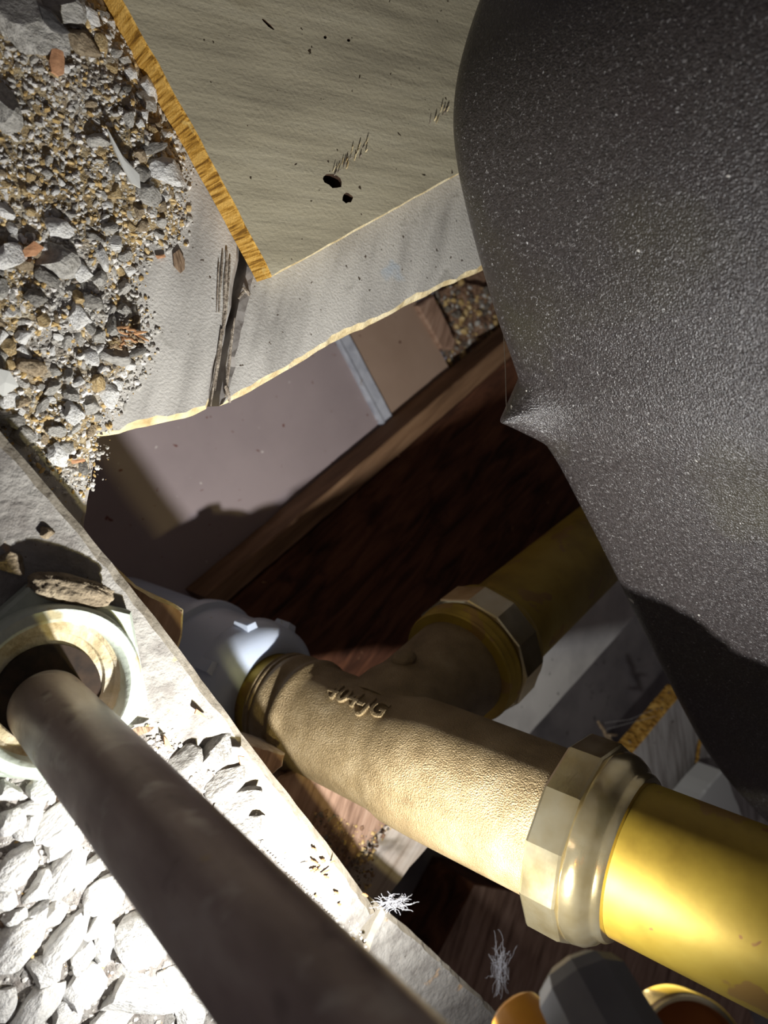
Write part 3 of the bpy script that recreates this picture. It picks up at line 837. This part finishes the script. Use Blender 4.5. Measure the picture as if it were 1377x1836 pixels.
def inside(poly, x, y):
    c = False
    n_ = len(poly)
    for i in range(n_):
        x1, y1 = poly[i]; x2, y2 = poly[i - 1]
        if (y1 > y) != (y2 > y) and x < (x2 - x1) * (y - y1) / (y2 - y1) + x1:
            c = not c
    return c
def edge_dist(poly, x, y):
    b = 1e9
    n_ = len(poly)
    for i in range(n_):
        x1, y1 = poly[i - 1]; x2, y2 = poly[i]
        dx, dy = x2 - x1, y2 - y1
        t = max(0, min(1, ((x - x1) * dx + (y - y1) * dy) / (dx * dx + dy * dy + 1e-18)))
        b = min(b, math.hypot(x - x1 - t * dx, y - y1 - t * dy))
    return b

HEAP = [(-160, -160), (120, -160), (178, -10), (240, 90), (300, 225), (322, 300), (325, 385), (318, 425), (250, 440), (235, 520), (262, 600), (255, 650), (222, 690), (190, 740), (170, 785), (160, 860), (130, 880), (60, 800), (-20, 745), (-160, 700)]
BED = [(-200, 1370), (30, 1402), (170, 1390), (215, 1320), (260, 1310), (310, 1330), (420, 1400), (450, 1440), (465, 1500), (520, 1560), (600, 1640), (640, 1690), (560, 1900), (540, 2050), (-200, 2050)]
heap_w = [(p.x, p.y) for p in poly_px(HEAP, ZP)]
bed_w = [(p.x, p.y) for p in poly_px(BED, 0)]
def heap_h(x, y):
    if not inside(heap_w, x, y):
        return 0.0
    d = edge_dist(heap_w, x, y)
    k = min(1.0, d / 0.010)
    return k * (0.0035 + 0.0028 * (noise.noise(Vector((x * 60, y * 60, 3))) + 0.4)) + k * 0.0009 * noise.noise(Vector((x * 400, y * 400, 0)))
def bed_h(x, y):
    if not inside(bed_w, x, y):
        return 0.0
    d = edge_dist(bed_w, x, y)
    k = min(1.0, d / 0.008)
    return k * (0.0018 + 0.0014 * noise.noise(Vector((x * 80, y * 80, 9)))) + k * 0.0008 * noise.noise(Vector((x * 420, y * 420, 5)))
def mound(name, poly, hf, zb, step, mat, label, cat):
    xs = [p[0] for p in poly]; ys = [p[1] for p in poly]
    nx = int((max(xs) - min(xs)) / step) + 2; ny = int((max(ys) - min(ys)) / step) + 2
    idx, V, Fc = {}, [], []
    for i in range(nx):
        for j in range(ny):
            x, y = min(xs) + i * step, min(ys) + j * step
            h = hf(x, y)
            if h > 0.00005:
                idx[i, j] = len(V)
                V.append(Vector((x, y, zb + 0.0002 + h)))
    for (i, j) in list(idx):
        q = [(i, j), (i + 1, j), (i + 1, j + 1), (i, j + 1)]
        if all(k in idx for k in q):
            Fc.append(tuple(idx[k] for k in q))
    o = obj(name, (V, Fc), mat, None, smooth='all')
    return tag(o, label, cat, kind='stuff')
mound('sand', heap_w, heap_h, ZP, 0.0011, 'sand', 'ochre and grey sandy rubble spread over the upper left planks', 'rubble')
mound('mortar_dust', bed_w, bed_h, 0.0, 0.0011, 'plaster_bed', 'white mortar dust spread over the sole plate around the pipe', 'rubble')

def place_rock(u, v, lpx, wpx, ang, zb, hf, mat, label, group, cat='rubble fragment', name='mortar_fragment', lift=0.25, thick=0.6, k=None, tilt=0.25):
    p = PZ(u, v, zb + 0.003)
    dpt = depth_at(u, v, zb + 0.003)
    L, Wd = lpx * dpt / F_PX / 2, wpx * dpt / F_PX / 2
    me = ROCK[mat][random.randrange(7) if k is None else k]
    o = bpy.data.objects.new(name, me)
    COL.objects.link(o)
    T = min(L, Wd) * thick
    o.scale = (L, Wd, T)
    o.location = (p.x, p.y, zb + hf(p.x, p.y) + T * lift)
    o.rotation_euler = (random.uniform(-tilt, tilt), random.uniform(-tilt, tilt), -ang)
    return tag(o, label, cat, group)

G1 = 'loose fragments in the upper rubble heap'
G2 = 'broken mortar lumps in the bright bed'
taken1, taken2 = [], []
# singled-out pieces of the upper heap: (u, v, length, width, angle in the image, material, label)
named = [
    (48, 70, 92, 70, 0.4, 'rock_grey', 'large flat grey mortar slab at the top left corner'),
    (120, 25, 70, 44, 0.2, 'rock_grey', 'broad grey mortar slab at the top edge near the board'),
    (50, 18, 46, 36, 1.2, 'rock_white_lit', 'pale mortar lump between the two top corner slabs'),
    (145, 78, 58, 36, 0.6, 'rock_brown', 'brownish mortar slab just right of the tan chip'),
    (4, 205, 70, 42, 1.3, 'rock_grey', 'rounded pale slab cut by the left picture edge'),
    (102, 474, 66, 46, 0.4, 'rock_grey', 'large grey mortar lump above the white oval one'),
    (88, 503, 40, 26, 0.5, 'rock_dark', 'dark rough lump tucked under the large grey one'),
    (140, 568, 42, 28, 1.1, 'rock_white_lit', 'white oval mortar lump near the heap middle'),
    (12, 462, 44, 40, 0.9, 'rock_white_lit', 'bluish-white lump at the left picture edge'),
    (198, 708, 36, 30, 0.6, 'rock_white_lit', 'white rounded lump near the plank corner'),
    (56, 662, 38, 28, 0.3, 'rock_brown', 'pinkish-brown lump low in the upper heap'),
    (200, 437, 34, 18, -0.2, 'rock_white_lit', 'bright white flake right of the heap middle'),
    (166, 542, 34, 28, 0.2, 'rock_dark', 'dark grey lump right of the white oval one'),
    (146, 490, 30, 24, 1.0, 'rock_white_lit', 'pale angular lump beside the large grey one'),
    (268, 272, 40, 18, -0.6, 'rock_dark', 'dark elongated lump beside the hollow under the board'),
    (252, 318, 34, 24, 0.2, 'rock_dark', 'dark grey crusty lump below the hollow under the board'),
    (300, 308, 54, 40, -0.3, 'rock_white_lit', 'cream white lump leaning at the board edge'),
    (258, 345, 46, 26, 0.4, 'rock_grey', 'pale lump below the white shard tip'),
    (262, 185, 30, 24, 0.6, 'rock_grey', 'smooth pale stone close to the orange board edge'),
    (172, 255, 24, 28, 1.4, 'rock_grey', 'round grey stone at the upper tip of the white shard'),
    (130, 740, 36, 26, 0.9, 'rock_white_lit', 'white lump low in the heap above the sole plate'),
    (104, 818, 40, 30, 0.8, 'rock_white_lit', 'bluish-white lump half shaded by the sole plate'),
    (210, 640, 46, 30, 0.1, 'rock_grey', 'flat pale lump beneath the fibrous wood tuft'),
]
for (u, v, l, wd, a, mt, lb_) in named:
    place_rock(u, v, l * 1.28, wd * 1.28, a, ZP, heap_h, mt, lb_, G1, lift=0.3, thick=0.7)
    taken1.append((u, v, 0.5 * (l + wd) / 2))
ADJ = {'rock_pale_dim': 'white', 'rock_grey': 'grey', 'rock_white_lit': 'white', 'rock_dark': 'dark grey', 'rock_ochre': 'ochre', 'rock_brown': 'brown'}
MARKS1 = [(95, 120, 'by the tan chip near the top'), (230, 130, 'along the orange board edge'), (30, 60, 'among the top corner slabs'), (215, 300, 'around the white shard'), (20, 210, 'by the slab at the left picture edge'),
          (100, 260, 'in the sandy middle of the heap'), (285, 380, 'on the plank below the board edge'), (60, 370, 'above the large grey lump'), (102, 474, 'around the large grey lump'), (200, 470, 'beside the bright white flake'),
          (230, 600, 'around the fibrous tuft'), (140, 568, 'around the white oval lump'), (30, 580, 'below the bluish-white lump at the left'), (20, 690, 'by the square white scrap'), (198, 708, 'near the plank corner'), (110, 680, 'between white scrap and plank corner'), (110, 820, 'in the heap tail along the sole plate')]
def mark_label(u, v, r_, mt, marks, noun, big):
    zone = min(marks, key=lambda q: (q[0] - u) ** 2 + (q[1] - v) ** 2)[2]
    return ('larger ' if r_ > big else 'small ') + ADJ[mt] + ' ' + noun + ' ' + zone
cnt, tries = 0, 0
while cnt < 180 and tries < 20000:
    tries += 1
    u, v = random.uniform(-20, 330), random.uniform(-15, 880)
    if not inside(HEAP, u, v) or edge_dist(HEAP, u, v) < 4:
        continue
    coarse = (380 < v < 850) or v < 110 or (u > 200 and 120 < v < 400)
    r_ = random.choice([9, 11, 13, 15, 18]) * random.uniform(0.8, 1.15) if coarse else random.choice([5, 6, 7, 9]) * random.uniform(0.9, 1.2)
    if not coarse and random.random() < 0.55:
        continue
    if any((u - a) ** 2 + (v - b) ** 2 < (0.80 * (r_ + c)) ** 2 for a, b, c in taken1):
        continue
    taken1.append((u, v, r_))
    sandy = 60 < v < 340 and u < 190
    mt = random.choices(MATS_R, [3, 2, 1, 4, 3] if sandy else [5, 3.5, 1.5, 1.0, 1.6])[0]
    place_rock(u, v, 2 * r_ * random.uniform(1.0, 1.35), 2 * r_ * random.uniform(0.65, 1.0), random.uniform(0, 3.1), ZP, heap_h, mt, mark_label(u, v, r_, mt, MARKS1, 'fragment', 12), G1, lift=random.uniform(0.1, 0.4), thick=random.uniform(0.55, 0.95), tilt=0.5)
    cnt += 1

# the bed left of the pipe, its lumps whiter to paint in torch glare
bednamed = [
    (10, 1478, 44, 50, 1.2), (54, 1480, 60, 44, 1.3), (98, 1478, 96, 40, -0.62), (118, 1508, 88, 34, -0.62), (36, 1548, 76, 50, -0.5), (72, 1588, 86, 36, -0.85), (124, 1552, 84, 46, -0.95), (160, 1560, 70, 36, -0.9),
    (186, 1606, 92, 46, -0.6), (56, 1652, 76, 36, -0.8), (96, 1640, 60, 30, -0.7), (124, 1684, 96, 44, -0.7), (146, 1712, 64, 44, -1.2), (196, 1694, 62, 46, 1.2), (250, 1690, 100, 84, 0.2), (84, 1730, 62, 48, 0.2),
    (152, 1768, 92, 56, -0.8), (264, 1784, 150, 66, 0.3), (30, 1700, 96, 66, -0.5), (68, 1792, 86, 50, -0.8), (14, 1796, 40, 56, 0.3), (318, 1752, 70, 46, 0.4), (345, 1806, 80, 50, 0.6), (120, 1818, 66, 40, 0.1),
    (200, 1826, 80, 40, 0.2), (190, 1640, 70, 28, -0.6), (12, 1606, 40, 36, 0.1), (18, 1424, 46, 34, 0.3), (76, 1420, 60, 34, -0.3), (62, 1452, 40, 26, 0.2), (205, 1466, 40, 40, 0.5), (22, 1650, 30, 40, 1.4),
]
MARKS2 = [(20, 1430, 'just below the nut rim'), (120, 1490, 'between nut and bed beside the pipe'), (30, 1550, 'at the left picture edge under the nut'), (170, 1580, 'halfway down against the pipe'), (60, 1650, 'in the left middle of the bed'),
          (190, 1690, 'in the bed middle near the broad lump'), (30, 1760, 'low at the left picture edge'), (150, 1800, 'at the bottom edge of the bed'), (320, 1790, 'at the bottom against the pipe'), (330, 1380, 'right of the pipe near the leaf scraps'), (440, 1450, 'right of the pipe by the plate edge'), (560, 1590, 'near the jagged joint right of the pipe')]
for (u, v, l, wd, a) in bednamed:
    place_rock(u, v, l * 1.15, wd * 1.15, a, 0.0, bed_h, 'rock_white_lit', ('long ' if l > 1.6 * wd else 'blocky ') + mark_label(u, v, (l + wd) / 4, 'rock_white_lit', MARKS2, 'mortar lump', 32), G2, lift=0.2, thick=0.95, tilt=0.35)
    taken2.append((u, v, 0.5 * (l + wd) / 2))
right_lumps = [  # same mortar, painted darker where the torch glare is weaker
    (328, 1372, 70, 52, -0.5, 'rock_pale_dim', 'white mortar lump closest to the dry leaf bits'),
    (392, 1352, 56, 70, 1.0, 'rock_pale_dim', 'upright white lump shading the sole plate edge'),
    (420, 1402, 92, 44, -0.3, 'rock_pale_dim', 'long white lump near the sole plate edge'),
    (432, 1446, 84, 48, -0.4, 'rock_pale_dim', 'white crusty lump below the long white one'),
    (450, 1488, 74, 50, -0.2, 'rock_pale_dim', 'lowest white lump right of the pipe'),
    (318, 1392, 36, 28, 0.2, 'rock_grey', 'small grey lump touching the pipe outline'),
]
for (u, v, l, wd, a, mt, lb_) in right_lumps:
    place_rock(u, v, l, wd, a, 0.0, bed_h, mt, lb_, G2, lift=0.2, thick=0.7)
    taken2.append((u, v, 0.5 * (l + wd) / 2))
M['porous'] = mk('porous_brown_mortar', [(0.3, S(104, 92, 74)), (0.5, S(142, 128, 106)), (0.75, S(168, 154, 130))], 160, 7, rough=0.95, bump=(420, 7, 1.0, 0.002), spots=[(260, 0.62, 0.05, S(76, 64, 50))])
bm = bmesh.new(); bmesh.ops.create_icosphere(bm, subdivisions=5, radius=1)
pc = PZ(128, 1058, 0.004); dd_ = depth_at(128, 1058, 0.004) / F_PX
pv = []
for v_ in bm.verts:
    c_ = v_.co.copy()
    c_ = Vector([math.copysign(abs(q) ** 0.75, q) for q in c_])
    q = Vector((c_.x * 72 * dd_, c_.y * 25 * dd_, c_.z * 0.0045))
    q *= 1 + 0.10 * noise.noise(c_ * 2.2) + 0.07 * noise.noise(c_ * 6) + 0.05 * noise.noise(c_ * 14)
    a_ = -0.28
    pv.append(pc + Vector((q.x * math.cos(a_) - q.y * math.sin(a_), q.x * math.sin(a_) + q.y * math.cos(a_), q.z)))
pf = [tuple(v_.index for v_ in f.verts) for f in bm.faces]; bm.free()
tag(obj('mortar_fragment', (pv, pf), 'porous', None, smooth='all'), 'porous brown mortar lump lying in shadow behind the nut', 'rubble fragment', G2)
place_rock(88, 955, 30, 22, 0.3, 0.0, bed_h, 'rock_brown', 'small pebble at the shadow edge on the sole plate', G2, lift=0.4, thick=0.8)
place_rock(20, 1010, 60, 40, 0.3, 0.0, bed_h, 'rock_brown', 'brown lump in the shadow at the left picture edge', G2, lift=0.4, thick=0.6)
cnt, tries = 0, 0
while cnt < 55 and tries < 9000:
    tries += 1
    u, v = random.uniform(-20, 640), random.uniform(1395, 1840)
    if not inside(BED, u, v) or edge_dist(BED, u, v) < 6:
        continue
    r_ = random.choice([8, 10, 12, 16]) if u < 400 else random.choice([5, 6, 7, 9])
    if any((u - a) ** 2 + (v - b) ** 2 < (0.78 * (r_ + c)) ** 2 for a, b, c in taken2):
        continue
    taken2.append((u, v, r_))
    mt = random.choices(['rock_pale_dim', 'rock_grey', 'rock_ochre'], [6, 2, 0.7])[0]
    place_rock(u, v, 2.2 * r_, 1.5 * r_, random.uniform(-1, 0), 0.0, bed_h, mt, mark_label(u, v, r_, mt, MARKS2, 'crumb', 11), G2, lift=0.25, thick=0.8)
    cnt += 1

# fine grit : uncountable, one mesh per heap
def grit(name, poly, hf, zb, count, smin, smax, mats, weights, label, seed, dens=None, spill=0.0):
    r = np.random.default_rng(seed)
    base = []
    for s in range(4):
        bm = bmesh.new()
        bmesh.ops.create_icosphere(bm, subdivisions=1, radius=1.0)
        rr_ = random.Random(seed + s)
        for v in bm.verts:
            v.co *= rr_.uniform(0.7, 1.15)
        base.append((np.array([v.co[:] for v in bm.verts]), np.array([[v.index for v in f.verts] for f in bm.faces])))
        bm.free()
    xs = [p[0] for p in poly]; ys = [p[1] for p in poly]
    Vs, Fs, Ms = [], [], []
    off, made = 0, 0
    while made < count:
        x, y = r.uniform(min(xs) - spill, max(xs) + spill), r.uniform(min(ys) - spill, max(ys) + spill)
        if not inside(poly, x, y):
            if spill == 0 or edge_dist(poly, x, y) > spill * r.random() ** 2:
                continue
        s = smin * (smax / smin) ** (r.random() ** 2.2)
        bv, bf = base[made % 4]
        a = r.uniform(0, 6.28)
        c, sn = math.cos(a), math.sin(a)
        sc = np.array([s * r.uniform(0.8, 1.4), s * r.uniform(0.6, 1.0), s * r.uniform(0.5, 0.9)])
        vv = bv * sc
        vv = np.stack([vv[:, 0] * c - vv[:, 1] * sn, vv[:, 0] * sn + vv[:, 1] * c, vv[:, 2]], 1)
        vv += np.array([x, y, zb + hf(x, y) + s * 0.25])
        Vs.append(vv); Fs.append(bf + off); off += len(bv)
        Ms += [int(r.choice(len(mats), p=weights))] * len(bf)
        made += 1
    V = np.concatenate(Vs); Fc = np.concatenate(Fs)
    loc = Vector((float(V[:, 0].mean()), float(V[:, 1].mean()), zb))
    me = bpy.data.meshes.new(name)
    me.from_pydata((V - np.array(loc[:])).tolist(), [], Fc.tolist())
    for mm in mats:
        me.materials.append(M[mm])
    me.polygons.foreach_set('material_index', Ms)
    o = bpy.data.objects.new(name, me)
    COL.objects.link(o)
    o.location = loc
    return tag(o, label, 'rubble', kind='stuff')
for nm, a, b, c in (('grit_grey', (150, 146, 138), (176, 172, 164), (200, 196, 190)), ('grit_ochre', (150, 120, 72), (188, 160, 108), (214, 192, 150)), ('grit_dark', (80, 72, 62), (112, 104, 94), (140, 130, 120)), ('grit_white', (196, 192, 186), (216, 212, 206), (230, 228, 224))):
    M[nm] = mk(nm, [(0.3, S(*a)), (0.5, S(*b)), (0.75, S(*c))], 300, 3, rough=0.9, spec=0.2)
grit('gravel', heap_w, heap_h, ZP, 24000, 0.00016, 0.0012, ['grit_grey', 'grit_ochre', 'grit_dark', 'grit_white'], [0.44, 0.20, 0.10, 0.26], 'fine gravel and sand grains covering the upper left planks', 5, spill=0.006)
grit('gravel', bed_w, bed_h, 0.0, 9000, 0.00018, 0.0013, ['grit_white', 'grit_grey', 'grit_ochre'], [0.68, 0.24, 0.08], 'fine white mortar grains strewn over the sole plate', 6, spill=0.006)
dirt_px = [(772, 528), (840, 500), (905, 520), (905, 630), (828, 690), (800, 620)]
dirt_w = [(p.x, p.y) for p in poly_px(dirt_px, ZC)]
dirt_h = lambda x, y: 0.006 + 0.004 * noise.noise(Vector((x * 90, y * 90, 1))) if inside(dirt_w, x, y) else 0.0
mound('dirt', dirt_w, dirt_h, ZC - 0.012, 0.0015, 'dirt', 'crumbling brown plaster dirt beside the lath deep in the hole', 'dirt')
grit('gravel', dirt_w, dirt_h, ZC - 0.012, 500, 0.0006, 0.004, ['grit_ochre', 'grit_dark', 'grit_grey'], [0.4, 0.4, 0.2], 'crumbs of brown plaster beside the lath deep in the hole', 8)
crumb_px = [(540, 1470), (580, 1450), (660, 1490), (715, 1448), (725, 1470), (690, 1500), (672, 1540), (665, 1600), (640, 1620), (590, 1560)]
crumb_w = [(p.x, p.y) for p in poly_px(crumb_px, -0.051)]
grit('sawdust', crumb_w, lambda x, y: 0.0, -0.0512, 600, 0.0003, 0.0014, ['grit_ochre', 'grit_dark', 'dirt'], [0.35, 0.25, 0.4], 'brown wood crumbs on the old planks below the tee', 9)

# ------------------------------------------------------------------ wood chips, shards and small odds and ends
def leaf_chip(name, pts, zb, hf, th, mat, label, cat, lift=0.001, curl=0.0, tip=0.0, group=None):
    w_ = [PZ(u, v, zb + 0.004) for u, v in pts]
    c = sum(w_, Vector()) / len(w_)
    z0 = zb + hf(c.x, c.y) + lift
    n_ = len(w_)
    ax = (w_[0] - w_[n_ // 2]).normalized()
    V = []
    for lay in (0, 1):
        for p in w_:
            q = (p - c)
            al = q.dot(ax)
            V.append(Vector((p.x, p.y, z0 + curl * (al * al) + tip * al + (th if lay else 0))) + (Vector((0, 0, 0)) if lay else -q * 0.04))
    V.append(Vector((c.x, c.y, z0 + th * 1.25))); ct = len(V) - 1
    Fc = [tuple(range(n_))[::-1]] + [(n_ + i, n_ + (i + 1) % n_, ct) for i in range(n_)] + [(i, (i + 1) % n_, n_ + (i + 1) % n_, n_ + i) for i in range(n_)]
    return tag(obj(name, (V, Fc), mat), label, cat, group)
nohf = lambda x, y: 0.0
M['tan'] = mk('tan_chip_wood', [(0.3, S(176, 124, 88)), (0.6, S(214, 164, 124)), (0.8, S(228, 190, 154))], 90, 5, (3, 0.5, 1), 0, 0.85, bump=(300, 5, 0.5, 0.001))
M['brownchip'] = mk('brown_chip_wood', [(0.35, S(92, 72, 54)), (0.6, S(156, 132, 108))], 700, 4, (3, 0.3, 1), math.radians(20), 0.85, bump=(700, 4, 0.6, 0.001, (3, 0.3, 1)))
M['darkflake'] = mk('dark_slate_flake', [(0.3, S(56, 54, 54)), (0.6, S(92, 90, 88))], 200, 5, rough=0.6, bump=(400, 5, 0.6, 0.001))
leaf_chip('wood_chip', [(90, 88), (103, 96), (107, 120), (106, 144), (96, 148), (84, 140), (80, 122), (84, 100)], ZP, heap_h, 0.0012, 'tan', 'flat tan wood chip lying upright in the sand near the top', 'wood chip', 0.0025)
leaf_chip('wood_chip', [(317, 452), (328, 444), (338, 462), (338, 480), (331, 487), (319, 474)], ZP, nohf, 0.0008, 'brownchip', 'brown oval wood chip alone on the grey plank', 'wood chip', 0.0003)
leaf_chip('wood_chip', [(36, 452), (56, 436), (74, 448), (60, 462), (40, 464)], ZP, heap_h, 0.0010, 'tan', 'pale tan flake left of the large grey lump', 'wood chip', 0.002)
leaf_chip('wood_chip', [(286, 455), (302, 453), (304, 458), (290, 461)], ZP, nohf, 0.0006, 'tan', 'tiny orange chip on the plank near the brown oval chip', 'wood chip', 0.0004)
leaf_chip('wood_chip', [(126, 825), (150, 822), (152, 827), (128, 832)], ZP, heap_h, 0.0006, 'tan', 'thin yellow splinter low in the heap near the hole', 'wood chip', 0.002)
leaf_chip('stone_flake', [(58, 33), (78, 44), (100, 66), (112, 78), (98, 80), (80, 72), (64, 54)], ZP, heap_h, 0.0012, 'darkflake', 'dark slaty flake lying across the top corner slabs', 'flake', 0.006, 0, 0.05)
leaf_chip('white_shard', [(181, 241), (190, 262), (204, 284), (222, 304), (238, 322), (240, 346), (226, 338), (208, 306), (194, 276)], ZP, heap_h, 0.0010, 'shard', 'thin curved white shard standing in the rubble', 'shard', 0.0035, 0, 0.0)
leaf_chip('tile_scrap', [(-14, 662), (10, 668), (26, 694), (-2, 712), (-16, 700)], ZP, heap_h, 0.0014, 'shard', 'flat bluish-white square scrap at the left picture edge', 'scrap', 0.004)
for k, (pp, lb_) in enumerate([([(355, 1273), (362, 1278), (376, 1292), (366, 1290), (352, 1282)], 'small orange chip on the sole plate above the white lumps'),
                               ([(420, 1350), (432, 1352), (444, 1360), (438, 1366), (424, 1366)], 'orange chip on top of the upright white lump'),
                               ([(296, 1322), (304, 1330), (316, 1350), (308, 1350), (298, 1338)], 'curled orange chip among the dry bits by the pipe')]):
    leaf_chip('wood_chip', pp, 0.0, bed_h, 0.0008, 'tan', lb_, 'wood chip', 0.002 if k != 1 else 0.006, 0, 0.1)
leaf_chip('dry_leaf', [(222, 1312), (250, 1304), (280, 1306), (270, 1314), (244, 1322)], 0.0, bed_h, 0.0005, 'brownchip', 'brown dry leaf scrap beside the nut rim', 'leaf scrap', 0.003, 0, 0.15)
for k in range(16):
    a = random.uniform(0, 1)
    u, v = 195 + 50 * random.random(), 585 + 38 * random.random()
    splin = splinter((u, v), (u + random.uniform(8, 34), v + random.uniform(-6, 16)), ZP + 0.006, ZP + 0.007, 0.0005, None, 300 + k, 'orange_chip' if k % 3 else 'splinter', 'wood_splinter')
    tag(splin, 'short tan splinter in the fibrous tuft at the heap edge', 'splinter', 'splinters of the fibrous tuft')
for k in range(14):
    u, v = 560 + 90 * random.random(), 1520 + 110 * random.random()
    if u - 470 > (v - 1360) * 0.75:
        u -= 60
    s_ = splinter((u, v), (u + random.uniform(-14, 18), v + random.uniform(-10, 10)), 0.0012, 0.002, 0.0005, None, 340 + k, 'orange_chip', 'wood_splinter')
    tag(s_, 'short pale splinter on the overlit end of the sole plate', 'splinter', 'splinters on the sole plate end')
# cobweb threads, lint
def thread(pts, r, label, mat='web', name='cobweb_thread', cat='cobweb', group=None):
    return tag(obj(name, tube(pts, r, 5), mat), label, cat, group)
thread([PZ(903, 600, -0.005), PZ(906, 660, 0.01), PZ(908, 735, 0.031)], 0.00012, 'thin cobweb thread hanging at the tub lug')
thread([PZ(1172, 1272, ZE + 0.002), PZ(1130, 1290, ZE + 0.002), PZ(1084, 1296, ZE + 0.002)], 0.00012, 'cobweb thread stretched from the frayed fibre, upper of two')
thread([PZ(1176, 1284, ZE + 0.001), PZ(1130, 1296, ZE + 0.001), PZ(1086, 1308, ZE)], 0.00012, 'cobweb thread stretched from the frayed fibre, lower of two')
def lint(name, cu, cv, z, sx, sy, n_, seed, label):
    r = random.Random(seed)
    gs = []
    for k in range(n_):
        p = []
        u, v = cu + r.gauss(0, sx * 0.35), cv + r.gauss(0, sy * 0.35)
        a = r.uniform(0, 6.28)
        zz = z + r.uniform(0, 0.003)
        for j in range(7):
            p.append(PZ(u, v, zz))
            a += r.uniform(-0.9, 0.9)
            u += math.cos(a) * sx * 0.22; v += math.sin(a) * sy * 0.22
            zz += r.uniform(-0.0006, 0.0006)
        gs.append(tube(p, 0.00007, 4, False))
    return tag(obj(name, join(*gs)[:2], 'lint'), label, 'lint', kind='stuff')
lint('lint_tuft', 897, 1738, -0.02, 14, 36, 70, 3, 'white lint tuft hanging near the grey cap')
lint('lint_tuft', 702, 1620, -0.004, 24, 14, 60, 4, 'white lint tuft at the jagged timber joint')
lint('lint_tuft', 680, 1418 + 20, -0.0495, 18, 14, 10, 5, 'fine white lint near the nail hole below the tee')

# ------------------------------------------------------------------ tell apart the few alike fragments that share a landmark
sets = {}
for o in list(COL.objects):
    if o.parent is None and o.get('group') and o.get('label'):
        sets.setdefault(o['label'], []).append(o)
WORDS = {2: ('upper of two', 'lower of two'), 3: ('uppermost of three', 'middle of three', 'lowest of three'), 4: ('uppermost of four', 'second of four', 'third of four', 'lowest of four')}
for lb_, os_ in sets.items():
    if len(os_) in WORDS:
        for o, w_ in zip(sorted(os_, key=lambda q: -q.location.y), WORDS[len(os_)]):
            o['label'] = lb_ + ', ' + w_
